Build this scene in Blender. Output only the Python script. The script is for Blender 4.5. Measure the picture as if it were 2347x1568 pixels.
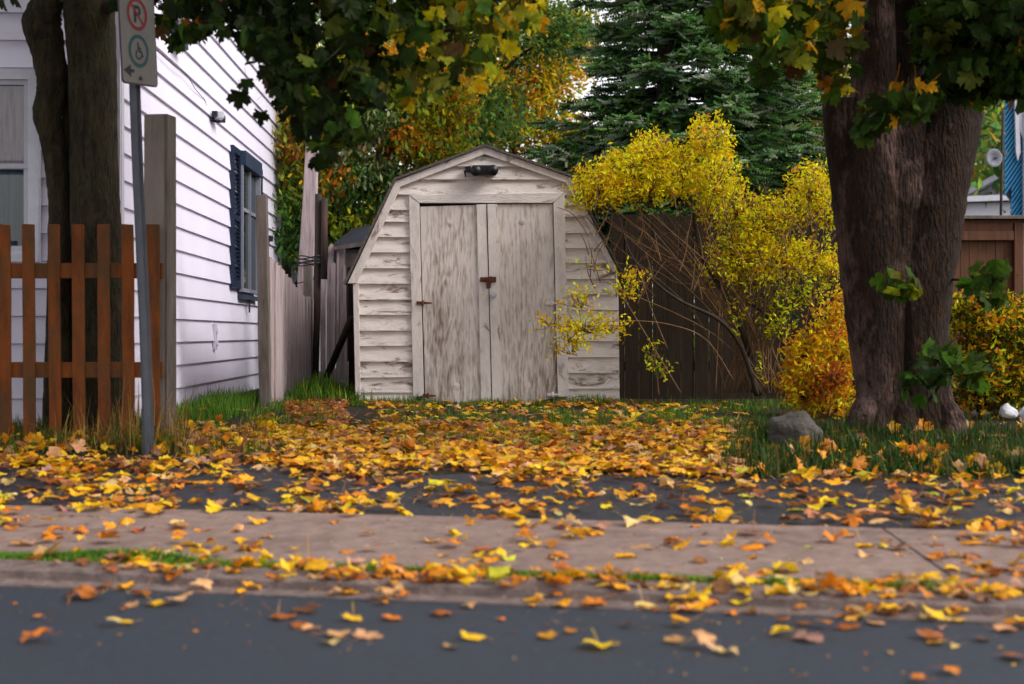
import bpy, math, random
import numpy as np
from mathutils import Vector, Matrix
random.seed(7); rng = np.random.default_rng(7)
R = math.radians
for o in list(bpy.data.objects): bpy.data.objects.remove(o)
SC = bpy.context.scene; COL = SC.collection

# ------------------------------------------------------------------ camera, light
F = 3260.0; CX = 1173.5; HY = 765.0; EYE = 0.9      # focal length and horizon in units of a 2347 wide picture
cam = bpy.data.cameras.new('camera'); co = bpy.data.objects.new('camera', cam); COL.objects.link(co)
cam.sensor_width = 36; cam.lens = 36 * F / 2347.0; cam.shift_y = -19 / 2347.0
cam.clip_start = 0.05; cam.clip_end = 2000
co.location = (0, 0, EYE); co.rotation_euler = (R(90), 0, 0)
cam.dof.use_dof = True; cam.dof.focus_distance = 13.0; cam.dof.aperture_fstop = 2.2
SC.camera = co
W = bpy.data.worlds.new('World'); SC.world = W; W.use_nodes = True
nt = W.node_tree; bg = nt.nodes['Background']
sky = nt.nodes.new('ShaderNodeTexSky'); sky.sky_type = 'NISHITA'; sky.sun_disc = False
SUN_EL, SUN_AZ = R(42), R(112)
sky.sun_elevation = SUN_EL; sky.sun_rotation = SUN_AZ; sky.dust_density = 2; sky.air_density = 1.0
hs = nt.nodes.new('ShaderNodeHueSaturation'); hs.inputs['Saturation'].default_value = 0.22
mx = nt.nodes.new('ShaderNodeMix'); mx.data_type = 'RGBA'; mx.blend_type = 'MULTIPLY'; mx.inputs[0].default_value = 1
mx.inputs[7].default_value = (1.02, 0.975, 0.97, 1)
nt.links.new(sky.outputs[0], hs.inputs['Color']); nt.links.new(hs.outputs[0], mx.inputs[6]); nt.links.new(mx.outputs[2], bg.inputs[0])
bg.inputs[1].default_value = 0.15
sl = bpy.data.lights.new('sun', 'SUN'); sl.energy = 1.25; sl.angle = R(25); sl.color = (1, .96, .93)
so = bpy.data.objects.new('sun', sl); COL.objects.link(so)
so.rotation_euler = (math.pi/2 - SUN_EL, 0, math.pi - SUN_AZ)
SC.view_settings.view_transform = 'Standard'; SC.view_settings.look = 'None'
SC.view_settings.exposure = 1.0; SC.view_settings.gamma = 1

def P(u, v, D):      # picture position and distance -> place in the world
    return Vector(((u - CX) / F * D, D, EYE + (HY - v) / F * D))
def crop4(cx, cy):   # reading taken on an enlarged crop of the shed
    return ((800 + cx / 2.178) * .9373, (340 + cy / 2.178) * .9373)

# ------------------------------------------------------------------ helpers
def tag(o, label=None, cat=None, group=None, kind=None):
    if label: o['label'] = label
    if cat: o['category'] = cat
    if group: o['group'] = group
    if kind: o['kind'] = kind
    return o
def empty(name, loc=(0, 0, 0), rz=0, label=None, cat=None, group=None):
    o = bpy.data.objects.new(name, None); o.location = loc; o.rotation_euler = (0, 0, rz); COL.objects.link(o)
    o.empty_display_size = .1
    return tag(o, label, cat, group)
class MB:
    def __init__(s): s.v = []; s.f = []; s.sm = []
    def add(s, vs, fs, smooth=False):
        b = len(s.v); s.v += [tuple(v) for v in vs]; s.f += [tuple(i + b for i in f) for f in fs]; s.sm += [smooth] * len(fs); return s
    def box(s, c, d, rot=None, jit=0):
        c = Vector(c); vs = []
        for x in (-.5, .5):
            for y in (-.5, .5):
                for z in (-.5, .5):
                    p = Vector((x * d[0], y * d[1], z * d[2])) + Vector([random.uniform(-jit, jit) for _ in range(3)])
                    if rot: p = rot @ p
                    vs.append(c + p)
        return s.add(vs, [(0, 1, 3, 2), (4, 6, 7, 5), (0, 4, 5, 1), (2, 3, 7, 6), (0, 2, 6, 4), (1, 5, 7, 3)])
    def prism(s, pts, y0, y1):      # outline of (x,z) pairs pushed from y0 to y1
        n = len(pts)
        vs = [(p[0], y0, p[1]) for p in pts] + [(p[0], y1, p[1]) for p in pts]
        fs = [tuple(range(n)), tuple(range(2 * n - 1, n - 1, -1))] + [(i, i + n, (i + 1) % n + n, (i + 1) % n) for i in range(n)]
        return s.add(vs, fs)
    def tube(s, pts, rad, n=8, cap=True, noise=0, flat=None):
        pts = [Vector(p) for p in pts]; m = len(pts)
        if not hasattr(rad, '__len__'): rad = [rad] * m
        vs = []; prev = None
        for i, p in enumerate(pts):
            t = (pts[min(i + 1, m - 1)] - pts[max(i - 1, 0)]).normalized()
            if prev is None:
                a = Vector((1, 0, 0)) if abs(t.x) < .9 else Vector((0, 1, 0))
                nrm = (a - t * a.dot(t)).normalized()
            else: nrm = (prev - t * prev.dot(t)).normalized()
            prev = nrm; bn = t.cross(nrm)
            for k in range(n):
                a = 2 * math.pi * k / n
                r = rad[i] * (1 + (noise * (math.sin(3 * a + i * .7) * .5 + random.uniform(-1, 1) * .5) if noise else 0))
                vs.append(p + nrm * (r * math.cos(a)) + bn * (r * math.sin(a)))
        fs = [(i * n + k, i * n + (k + 1) % n, (i + 1) * n + (k + 1) % n, (i + 1) * n + k) for i in range(m - 1) for k in range(n)]
        if cap: fs += [tuple(range(n - 1, -1, -1)), tuple(range((m - 1) * n, m * n))]
        return s.add(vs, fs, True)
    def build(s, name, mat, parent=None, bevel=0, loc=None):
        me = bpy.data.meshes.new(name); me.from_pydata(s.v, [], s.f); me.materials.append(mat)
        me.polygons.foreach_set('use_smooth', s.sm); me.update()
        o = bpy.data.objects.new(name, me); COL.objects.link(o)
        if parent: o.parent = parent
        if loc: o.location = loc
        if bevel:
            b = o.modifiers.new('b', 'BEVEL'); b.width = bevel; b.segments = 2; b.limit_method = 'ANGLE'
        return o
def smooth(pts, k=5):                  # Catmull-Rom through the points
    pts = [Vector(p) for p in pts]; out = []
    for i in range(len(pts) - 1):
        p0, p1, p2, p3 = pts[max(i - 1, 0)], pts[i], pts[i + 1], pts[min(i + 2, len(pts) - 1)]
        for j in range(k):
            t = j / k
            out.append(.5 * ((2 * p1) + (p2 - p0) * t + (2 * p0 - 5 * p1 + 4 * p2 - p3) * t * t + (3 * p1 - p0 - 3 * p2 + p3) * t ** 3))
    return out + [pts[-1]]
def lerpr(r, m):
    r = list(r); return list(np.interp(np.linspace(0, len(r) - 1, m), range(len(r)), r))

# ------------------------------------------------------------------ materials
def newmat(name):
    m = bpy.data.materials.new(name); m.use_nodes = True; n = m.node_tree.nodes; p = n['Principled BSDF']
    p.inputs['Specular IOR Level'].default_value = .3
    return m, n, m.node_tree.links, p
def noise_col(name, cols, scale=8, stretch=(1, 1, 1), rough=.8, bump=.3, bscale=None, dist=.002, detail=8, pos=None, distort=0, obj=True, spec=.3):
    m, n, l, p = newmat(name)
    tc = n.new('ShaderNodeTexCoord'); mp = n.new('ShaderNodeMapping'); mp.inputs['Scale'].default_value = stretch
    l.new(tc.outputs['Object'], mp.inputs[0])
    nz = n.new('ShaderNodeTexNoise'); nz.inputs['Scale'].default_value = scale; nz.inputs['Detail'].default_value = detail
    nz.inputs['Roughness'].default_value = .65; nz.inputs['Distortion'].default_value = distort
    l.new(mp.outputs[0], nz.inputs['Vector'])
    cr = n.new('ShaderNodeValToRGB'); l.new(nz.outputs[0], cr.inputs[0])
    pos = pos or [.3 + .4 * i / max(1, len(cols) - 1) for i in range(len(cols))]
    e = cr.color_ramp.elements
    while len(e) < len(cols): e.new(.5)
    for i, c in enumerate(cols): e[i].position = pos[i]; e[i].color = (*c, 1)
    l.new(cr.outputs[0], p.inputs['Base Color']); p.inputs['Roughness'].default_value = rough
    p.inputs['Specular IOR Level'].default_value = spec
    nb = n.new('ShaderNodeTexNoise'); nb.inputs['Scale'].default_value = bscale or scale * 3; nb.inputs['Detail'].default_value = 6
    l.new(mp.outputs[0], nb.inputs['Vector'])
    bp = n.new('ShaderNodeBump'); bp.inputs['Strength'].default_value = bump; bp.inputs['Distance'].default_value = dist * 5
    l.new(nb.outputs[0], bp.inputs['Height']); l.new(bp.outputs[0], p.inputs['Normal'])
    return m
def mix_in(m, col, scale, stretch, lo, hi, detail=6, distort=0, src=None):   # a second layer of marks (peeling, dirt) over a material
    n = m.node_tree.nodes; l = m.node_tree.links; p = n['Principled BSDF']
    prev = p.inputs['Base Color'].links[0].from_socket
    tc = n.new('ShaderNodeTexCoord'); mp = n.new('ShaderNodeMapping'); mp.inputs['Scale'].default_value = stretch
    mp.inputs['Location'].default_value = (random.random() * 9, random.random() * 9, 3)
    l.new(tc.outputs['Object'], mp.inputs[0])
    nz = n.new('ShaderNodeTexNoise'); nz.inputs['Scale'].default_value = scale; nz.inputs['Detail'].default_value = detail
    nz.inputs['Roughness'].default_value = .7; nz.inputs['Distortion'].default_value = distort
    l.new(mp.outputs[0], nz.inputs[0])
    mr = n.new('ShaderNodeMapRange'); mr.inputs[1].default_value = lo; mr.inputs[2].default_value = hi; l.new(nz.outputs[0], mr.inputs[0])
    mi = n.new('ShaderNodeMix'); mi.data_type = 'RGBA'; l.new(mr.outputs[0], mi.inputs[0]); l.new(prev, mi.inputs[6]); mi.inputs[7].default_value = (*col, 1)
    l.new(mi.outputs[2], p.inputs['Base Color']); return m
def leafmat(name, trans=.35, rough=.5, spec=.3, vein=True):
    m, n, l, p = newmat(name)
    at = n.new('ShaderNodeAttribute'); at.attribute_name = 'col'
    tc = n.new('ShaderNodeTexCoord'); nz = n.new('ShaderNodeTexNoise'); nz.inputs['Scale'].default_value = 30; l.new(tc.outputs['Object'], nz.inputs[0])
    mr = n.new('ShaderNodeMapRange'); mr.inputs[1].default_value = .3; mr.inputs[2].default_value = .7; mr.inputs[3].default_value = .7; mr.inputs[4].default_value = 1.2; l.new(nz.outputs[0], mr.inputs[0])
    mi = n.new('ShaderNodeMix'); mi.data_type = 'RGBA'; mi.blend_type = 'MULTIPLY'; mi.inputs[0].default_value = 1
    l.new(at.outputs['Color'], mi.inputs[6]); l.new(mr.outputs[0], mi.inputs[7])
    l.new(mi.outputs[2], p.inputs['Base Color']); p.inputs['Roughness'].default_value = rough; p.inputs['Specular IOR Level'].default_value = spec
    tr = n.new('ShaderNodeBsdfTranslucent'); l.new(mi.outputs[2], tr.inputs[0])
    ms = n.new('ShaderNodeMixShader'); ms.inputs[0].default_value = trans
    l.new(p.outputs[0], ms.inputs[1]); l.new(tr.outputs[0], ms.inputs[2]); l.new(ms.outputs[0], n['Material Output'].inputs[0])
    return m
def plain(name, col, rough=.5, metal=0, spec=.3):
    m = noise_col(name, [tuple(c * .85 for c in col), col], 12, rough=rough, bump=.1, spec=spec)
    m.node_tree.nodes['Principled BSDF'].inputs['Metallic'].default_value = metal; return m

M = {}
M['leaf'] = leafmat('fallen_leaf', .25, .45, .35)
M['crown'] = leafmat('crown_leaf', .48, .6, .12)
M['bgleaf'] = leafmat('tree_leaf', .45, .6, .12)
M['needle'] = leafmat('needle', .28, .7, .06)
M['grass'] = leafmat('grass_blade', .3, .6, .2)
M['asphalt'] = noise_col('road_asphalt', [(0.0136, 0.0197, 0.0288), (0.0214, 0.0301, 0.0437), (0.0303, 0.0420, 0.0576)], 90, rough=.62, bump=.7, bscale=240, dist=.0012, spec=.4)
mix_in(M['asphalt'], (.012, .016, .024), 26, (1, 1.8, 1), .46, .66, 10); mix_in(M['asphalt'], (.10, .11, .13), 70, (1, 1, 1), .60, .72, 4)
mix_in(M['asphalt'], (.022, .024, .03), 1.6, (1, 3, 1), .5, .75)
M['apron'] = noise_col('apron_asphalt', [(0.0030, 0.0043, 0.0081), (0.0090, 0.0122, 0.0207), (0.0180, 0.0234, 0.0360)], 60, rough=.5, bump=.9, bscale=150, dist=.003, spec=.45)
M['concrete'] = noise_col('sidewalk_concrete', [(0.1560, 0.1073, 0.0881), (0.2156, 0.1508, 0.1254), (0.2660, 0.1866, 0.1550)], 14, rough=.85, bump=.5, bscale=260, dist=.001)
mix_in(M['concrete'], (.12, .085, .07), 9, (1, 1, 1), .5, .75, 10); mix_in(M['concrete'], (.10, .07, .06), 2.2, (1, 1.5, 1), .48, .78)
M['kerb'] = noise_col('kerb_concrete', [(0.0933, 0.0720, 0.0650), (0.1555, 0.1152, 0.1026), (0.2177, 0.1728, 0.1573)], 20, rough=.9, bump=.8, bscale=120, dist=.003)
M['soil'] = noise_col('soil', [(0.0120, 0.0108, 0.0072), (0.0300, 0.0240, 0.0132), (0.0600, 0.0390, 0.0120)], 25, rough=.95, bump=.8, bscale=60, dist=.01)
M['vinyl'] = noise_col('white_vinyl', [(0.6989, 0.6677, 0.7889), (0.7613, 0.7294, 0.8515)], 2, (1, 1, .3), rough=.5, bump=.06, bscale=60)
M['vinyl_dirty'] = mix_in(noise_col('white_trim', [(.52, .50, .58), (.58, .56, .64)], 4, rough=.5, bump=.05), (.36, .34, .37), 6, (1, 1, .3), .6, .85)
def painted(name, base, wood, lo, hi, st):
    m = noise_col(name, [tuple(c * .82 for c in base), base, tuple(min(1, c * 1.12) for c in base)], 9, st, rough=.8, bump=.5, bscale=50, dist=.002)
    mix_in(m, wood, 5, st, lo, hi, 10, .9); mix_in(m, tuple(c * .45 for c in wood), 16, st, lo + .13, hi + .10, 9, .3); return m
M['clap'] = painted('peeling_clapboard', (.68, .615, .57), (.21, .145, .11), .54, .63, (.6, 1, 2.2))
M['shedtrim'] = painted('peeling_trim', (.66, .60, .56), (.20, .14, .11), .57, .67, (1.6, 1, .6))
M['shedtrim_h'] = painted('peeling_trim_level', (.67, .61, .57), (.20, .14, .11), .58, .68, (.5, 1, 2))
def plywood(name, base, dark):
    m, n, l, p = newmat(name)
    tc = n.new('ShaderNodeTexCoord'); mp = n.new('ShaderNodeMapping'); mp.inputs['Scale'].default_value = (1, 1, .16); l.new(tc.outputs['Object'], mp.inputs[0])
    # cathedral grain: bands of a stretched smooth field
    nz = n.new('ShaderNodeTexNoise'); nz.inputs['Scale'].default_value = 3.2; nz.inputs['Detail'].default_value = 2.0; nz.inputs['Distortion'].default_value = .5; l.new(mp.outputs[0], nz.inputs[0])
    mu = n.new('ShaderNodeMath'); mu.operation = 'MULTIPLY'; mu.inputs[1].default_value = 95; l.new(nz.outputs[0], mu.inputs[0])
    si = n.new('ShaderNodeMath'); si.operation = 'SINE'; l.new(mu.outputs[0], si.inputs[0])
    fine = n.new('ShaderNodeTexNoise'); fine.inputs['Scale'].default_value = 60; fine.inputs['Detail'].default_value = 8; l.new(mp.outputs[0], fine.inputs[0])
    big = n.new('ShaderNodeTexNoise'); big.inputs['Scale'].default_value = 4; big.inputs['Detail'].default_value = 5; l.new(mp.outputs[0], big.inputs[0])
    a = n.new('ShaderNodeMath'); a.operation = 'MULTIPLY_ADD'; a.inputs[1].default_value = .07; l.new(si.outputs[0], a.inputs[0]); l.new(fine.outputs[0], a.inputs[2])
    b = n.new('ShaderNodeMath'); b.operation = 'MULTIPLY_ADD'; b.inputs[1].default_value = .9; l.new(big.outputs[0], b.inputs[0]); l.new(a.outputs[0], b.inputs[2])
    sx = n.new('ShaderNodeSeparateXYZ'); l.new(tc.outputs['Object'], sx.inputs[0])
    zz = n.new('ShaderNodeMapRange'); zz.inputs[1].default_value = .2; zz.inputs[2].default_value = 1.2; zz.inputs[3].default_value = .14; zz.inputs[4].default_value = 0; l.new(sx.outputs[2], zz.inputs[0])
    c = n.new('ShaderNodeMath'); c.operation = 'ADD'; l.new(b.outputs[0], c.inputs[0]); l.new(zz.outputs[0], c.inputs[1])   # paint worn thinnest near the ground by splashing rain
    sc7 = n.new('ShaderNodeMath'); sc7.operation = 'MULTIPLY'; sc7.inputs[1].default_value = .68; l.new(c.outputs[0], sc7.inputs[0])
    cr = n.new('ShaderNodeValToRGB'); l.new(sc7.outputs[0], cr.inputs[0]); e = cr.color_ramp.elements
    e.new(.5); e[0].position = .605; e[0].color = (*base, 1); e[1].position = .74; e[1].color = (*[x * .6 + y * .4 for x, y in zip(base, dark)], 1); e[2].position = .92; e[2].color = (*dark, 1)
    l.new(cr.outputs[0], p.inputs['Base Color']); p.inputs['Roughness'].default_value = .85
    bp = n.new('ShaderNodeBump'); bp.inputs['Strength'].default_value = .5; bp.inputs['Distance'].default_value = .006; l.new(a.outputs[0], bp.inputs['Height']); l.new(bp.outputs[0], p.inputs['Normal'])
    return m
M['ply'] = plywood('worn_plywood', (.66, .595, .55), (.22, .16, .12))
M['shingle'] = noise_col('roof_shingle', [(.05, .04, .035), (.11, .09, .08), (.16, .13, .115)], 40, rough=.95, bump=1, bscale=90, dist=.004)
M['grey'] = noise_col('grey_weathered_board', [(0.2300, 0.1680, 0.1620), (0.3910, 0.3136, 0.3132), (0.5060, 0.4256, 0.4320)], 9, (2.5, 2.5, .25), rough=.9, bump=.6, bscale=25)
mix_in(M['grey'], (.16, .07, .05), 5, (2, 2, .3), .60, .75)
M['postwood'] = noise_col('post_wood', [(0.0720, 0.0600, 0.0510), (0.1320, 0.1080, 0.0930), (0.1800, 0.1500, 0.1320)], 7, (2, 2, .4), rough=.9, bump=.6, bscale=22)
M['postpale'] = noise_col('pale_post_wood', [(0.1530, 0.1275, 0.1062), (0.2295, 0.1913, 0.1658), (0.2720, 0.2295, 0.2040)], 5, (2, 2, .4), rough=.9, bump=.4, bscale=22)
M['picket'] = noise_col('orange_stained_wood', [(0.0578, 0.0149, 0.0010), (0.1504, 0.0361, 0.0018), (0.2082, 0.0510, 0.0025)], 5, (2.5, 2.5, .5), rough=.75, bump=.4, bscale=30)
mix_in(M['picket'], (.07, .035, .010), 3, (1, 1, .5), .48, .66)
M['brownfence'] = noise_col('brown_fence_board', [(0.0077, 0.0036, 0.0009), (0.0164, 0.0081, 0.0021), (0.0263, 0.0135, 0.0041)], 6, (3, 3, .3), rough=.85, bump=.5, bscale=25)
M['gate'] = noise_col('red_brown_stain', [(0.0600, 0.0210, 0.0090), (0.1020, 0.0390, 0.0168), (0.1260, 0.0510, 0.0228)], 6, (3, 3, .3), rough=.7, bump=.3, bscale=25)
M['bark'] = noise_col('grey_bark', [(0.0098, 0.0070, 0.0027), (0.0329, 0.0239, 0.0105), (0.0623, 0.0452, 0.0211)], 9, (2, 2, .7), rough=.95, bump=1, bscale=28, dist=.008, distort=.4)
mix_in(M['bark'], (.05, .055, .022), 2.4, (1, 1, .6), .5, .7)
M['bark2'] = noise_col('red_brown_bark', [(0.0079, 0.0030, 0.0011), (0.0223, 0.0092, 0.0030), (0.0421, 0.0182, 0.0067)], 8, (2.4, 2.4, .6), rough=.95, bump=1, bscale=22, dist=.012, distort=.5)
mix_in(M['bark2'], (.15, .092, .078), 2.6, (1, 1, .6), .52, .66)
mix_in(M['bark2'], (.012, .008, .006), 9, (3, 3, .35), .52, .60, 8, .8); mix_in(M['bark'], (.012, .010, .007), 9, (3, 3, .35), .54, .62, 8, .8)
M['twig'] = noise_col('twig', [(0.1102, 0.0594, 0.0237), (0.2203, 0.1227, 0.0540)], 20, rough=.85, bump=.3)
M['darktwig'] = noise_col('dark_stem', [(.015, .011, .008), (.04, .028, .02)], 20, rough=.85, bump=.3)
M['galv'] = noise_col('galvanised_steel', [(0.0720, 0.0788, 0.0945), (0.1080, 0.1170, 0.1395)], 14, (1, 1, .5), rough=.5, bump=.15)
M['galv'].node_tree.nodes['Principled BSDF'].inputs['Metallic'].default_value = .35
M['rust'] = noise_col('rusty_iron', [(.03, .018, .015), (.10, .035, .018), (.17, .065, .03)], 14, (1, 1, .5), rough=.9, bump=.6)
M['rustdark'] = noise_col('dark_rusty_iron', [(.012, .012, .013), (.035, .024, .02), (.07, .03, .018)], 8, (1, 1, .4), rough=.8, bump=.5)
M['black'] = plain('black_plastic', (.012, .013, .016), .4)
M['navy'] = plain('navy_paint', (.010, .020, .050), .45)
M['slate'] = plain('slate_paint', (.03, .048, .085), .45)
M['frame'] = plain('grey_white_frame', (.50, .50, .56), .4)
M['sashgrey'] = plain('grey_sash', (.24, .25, .31), .5)
M['whiteframe'] = plain('white_frame', (.66, .65, .72), .4)
M['sign'] = plain('sign_white', (.33, .32, .30), .5)
M['signred'] = plain('sign_red', (.36, .012, .02), .5)
M['signgreen'] = plain('sign_green', (.0, .13, .125), .5)
M['signblack'] = plain('sign_black', (.015, .015, .03), .5)
M['signedge'] = plain('sign_edge', (.09, .07, .12), .5)
M['stone'] = noise_col('boulder', [(0.0360, 0.0320, 0.0260), (0.0680, 0.0600, 0.0500), (0.0880, 0.0800, 0.0680)], 9, rough=.9, bump=.8, bscale=30, dist=.006)
M['palestone'] = noise_col('pale_stone', [(.4, .4, .42), (.66, .66, .7)], 12, rough=.8, bump=.5)
M['tarp'] = plain('dark_tarp', (.02, .022, .032), .5)
M['blue'] = noise_col('blue_board', [(.015, .15, .33), (.03, .24, .46)], 8, rough=.6, bump=.2)
M['greywall'] = plain('grey_far_wall', (.20, .20, .22), .7)
M['greyroof'] = plain('grey_far_roof', (.30, .31, .35), .8)
M['lavwhite'] = plain('far_white_wall', (.55, .55, .62), .7)
def glass(name, tint, rough=.03):
    m, n, l, p = newmat(name); p.inputs['Base Color'].default_value = (*tint, 1); p.inputs['Roughness'].default_value = rough
    p.inputs['Specular IOR Level'].default_value = .9; p.inputs['IOR'].default_value = 1.35; return m
M['pane'] = glass('dark_window_glass', (.012, .020, .024))
def clear(name):
    m, n, l, p = newmat(name); t = n.new('ShaderNodeBsdfTransparent'); g = n.new('ShaderNodeBsdfGlossy'); g.inputs['Roughness'].default_value = .03
    lw = n.new('ShaderNodeFresnel'); lw.inputs[0].default_value = 1.5; ms = n.new('ShaderNodeMixShader')
    l.new(lw.outputs[0], ms.inputs[0]); l.new(t.outputs[0], ms.inputs[1]); l.new(g.outputs[0], ms.inputs[2]); l.new(ms.outputs[0], n['Material Output'].inputs[0]); return m
M['clearpane'] = clear('clear_window_glass')
M['curtain'] = noise_col('lace_curtain', [(.16, .13, .15), (.34, .29, .31)], 14, (3, 1, .3), rough=.9, bump=.3)
M['blue_reflection'] = noise_col('painted_blue_reflection', [(.02, .04, .06), (.06, .09, .12)], 8, (4, 1, .1), rough=.9, bump=.3)  # colour of the reflection painted into the front window
M['dark'] = plain('gap_shade_black', (.01, .01, .012), .9)  # near-black that paints the shade in the shed door gaps

# ------------------------------------------------------------------ leaf building
def template_maple(seed=0, rings=(.5, 1.0)):
    h = [(0, .54), (.07, .43), (.20, .40), (.17, .22), (.28, .27), (.36, .36), (.40, .24), (.52, .19), (.45, .08), (.44, -.01), (.31, -.07), (.38, -.20), (.32, -.28), (.13, -.27)]
    pts = h + [(0, -.26)] + [(-x, y) for x, y in h[:0:-1]]
    c = (0, -.04); n = len(pts); v = [(c[0], c[1], 0)]
    for r in rings: v += [(c[0] + (x - c[0]) * r, c[1] + (y - c[1]) * r, 0) for x, y in pts]
    f = [(0, 1 + i, 1 + (i + 1) % n) for i in range(n)]
    for k in range(len(rings) - 1):
        a = 1 + k * n; b = a + n
        f += [(a + i, b + i, b + (i + 1) % n, a + (i + 1) % n) for i in range(n)]
    b = len(v)                       # leaf stalk
    v += [(-.012, -.2, 0), (.012, -.2, 0), (.03, -.5, .02), (.008, -.5, .02), (.10, -.85, .08), (.085, -.86, .08), (0, -.2, -.015), (.02, -.5, .005), (.093, -.85, .07)]
    f += [(b, b + 1, b + 2, b + 3), (b + 3, b + 2, b + 4, b + 5), (b + 1, b + 6, b + 7, b + 2), (b + 2, b + 7, b + 8, b + 4), (b + 6, b, b + 3, b + 7), (b + 7, b + 3, b + 5, b + 8)]
    return np.array(v, float), f
T_MAPLE = template_maple()
T_MAPLE1 = (lambda t: t)(template_maple(rings=(1.0,)))
_v = [(0, -.5, 0), (.17, -.2, .04), (.19, .12, .05), (0, .5, -.03), (-.19, .12, .05), (-.17, -.2, .04)]
T_SMALL = (np.array(_v, float), [(0, 1, 2, 3), (0, 3, 4, 5)])
T_LONG = (np.array([(0, -.5, 0), (.09, -.1, .02), (0, .5, -.08), (-.09, -.1, .02)], float), [(0, 1, 2), (0, 2, 3)])
_a = []
_f = []
for k in range(3):                  # spruce sprig: a stalk of crossed needle combs
    a = math.pi * k / 3; c, s_ = math.cos(a) * .13, math.sin(a) * .13; b = len(_a)
    for j in range(6):
        y = j / 5; w = 1 - .5 * y
        _a += [(0, y, 0), (c * w, y + .16, s_ * w), (-c * w, y + .16, -s_ * w)]
        q = b + 3 * j
        if j < 5:
            _f += [(q, q + 1, q + 3), (q, q + 3, q + 2)]
        _f += []
T_SPRIG = (np.array(_a, float), _f)
T_BLADE = (np.array([(-.5, 0, 0), (.5, 0, 0), (-.35, .12, .5), (.35, .12, .5), (0, .5, .95)], float), [(0, 1, 3, 2), (2, 3, 4)])

def curl(t, rg, amt):               # a bent copy of a leaf blade
    v = t[0].copy(); x, y = v[:, 0], v[:, 1]; a, b, c = rg.normal(0, 1, 3) * amt
    th = rg.uniform(0, 6.3); q = x * math.cos(th) + y * math.sin(th)
    v[:, 2] += a * x * x * 1.4 + b * y * y + c * q * np.abs(q) + rg.normal(0, amt * .12) * np.sin(9 * x + rg.uniform(0, 6)) + rg.normal(0, amt * .12) * np.sin(8 * y + rg.uniform(0, 6))
    k = rg.uniform(.75, 1.1); v[:, 0] *= k
    return v
def rotmats(n, mode, rg, tilt=.35):
    yaw = rg.uniform(0, 2 * np.pi, n)
    def Rz(a): c, s = np.cos(a), np.sin(a); z = np.zeros_like(a); o = z + 1; return np.stack([np.stack([c, -s, z], -1), np.stack([s, c, z], -1), np.stack([z, z, o], -1)], -2)
    def Rx(a): c, s = np.cos(a), np.sin(a); z = np.zeros_like(a); o = z + 1; return np.stack([np.stack([o, z, z], -1), np.stack([z, c, -s], -1), np.stack([z, s, c], -1)], -2)
    if mode == 'ground': return Rz(rg.uniform(0, 6.3, n)) @ Rx(rg.normal(0, tilt, n)) @ Rz(yaw)
    if mode == 'hang': return Rz(yaw) @ Rx(rg.normal(-1.9, tilt, n)) @ Rz(rg.normal(0, .5, n))      # tips pointing down
    if mode == 'any': return Rz(yaw) @ Rx(np.arccos(rg.uniform(-1, 1, n))) @ Rz(rg.uniform(0, 6.3, n))
    if mode == 'blade': return Rz(yaw) @ Rx(rg.normal(0, tilt, n))
def cloud(name, t, pos, rot, size, cols, mat, parent=None, curlamt=0, rg=rng, variants=6):
    pos = np.asarray(pos, float); n = len(pos); cols = np.asarray(cols, float); size = np.asarray(size, float)
    V0, Fs = t; K = len(V0)
    vs = [curl(t, rg, curlamt) for _ in range(variants)] if curlamt else [V0]
    vs = np.stack(vs); pick = rg.integers(0, len(vs), n)
    V = vs[pick] * (size[:, None, None] if size.ndim == 1 else size[:, None, :])
    V = np.einsum('nij,nkj->nki', rot, V) + pos[:, None, :]
    lt = np.array([len(f) for f in Fs]); li = np.concatenate([np.array(f) for f in Fs])
    L = (li[None, :] + (np.arange(n) * K)[:, None]).ravel(); LT = np.tile(lt, n); LS = np.concatenate([[0], np.cumsum(LT)[:-1]])
    me = bpy.data.meshes.new(name)
    me.vertices.add(n * K); me.vertices.foreach_set('co', V.ravel())
    me.loops.add(len(L)); me.loops.foreach_set('vertex_index', L.astype(np.int32))
    me.polygons.add(len(LT)); me.polygons.foreach_set('loop_start', LS.astype(np.int32)); me.polygons.foreach_set('loop_total', LT.astype(np.int32))
    me.polygons.foreach_set('use_smooth', np.ones(len(LT), bool))
    ca = me.color_attributes.new('col', 'FLOAT_COLOR', 'POINT')
    C = np.ones((n, K, 4)); C[:, :, :3] = cols[:, None, :]
    ca.data.foreach_set('color', C.ravel().astype(np.float32))
    me.materials.append(mat); me.update(calc_edges=True); me.validate()
    o = bpy.data.objects.new(name, me); COL.objects.link(o)
    if parent: o.parent = parent
    return o
PAL = dict(yellow=(.85, .47, .010), gold=(.78, .34, .008), orange=(.62, .20, .010), peach=(.66, .35, .14), brown=(.20, .075, .025), rust=(.34, .10, .018), pale=(.74, .50, .17), lime=(.42, .40, .02),
           pink=(.48, .24, .16), tan=(.45, .25, .09))
def palette(n, names, w, rg=rng, src=PAL, jit=.16):
    w = np.array(w, float); w /= w.sum(); A = np.array([src[k] for k in names])
    c = A[rg.choice(len(names), n, p=w)]
    return np.clip(c * np.exp(rg.normal(0, jit, (n, 1))) * np.exp(rg.normal(0, jit * .4, (n, 3))), 0, .85)
def ellipsoid(n, c, r, rg=rng, shell=.5):
    d = rg.normal(0, 1, (n, 3)); d /= np.linalg.norm(d, axis=1)[:, None]
    return np.array(c) + d * np.array(r) * (rg.uniform(shell ** 3, 1, (n, 1)) ** (1 / 3.))
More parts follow.
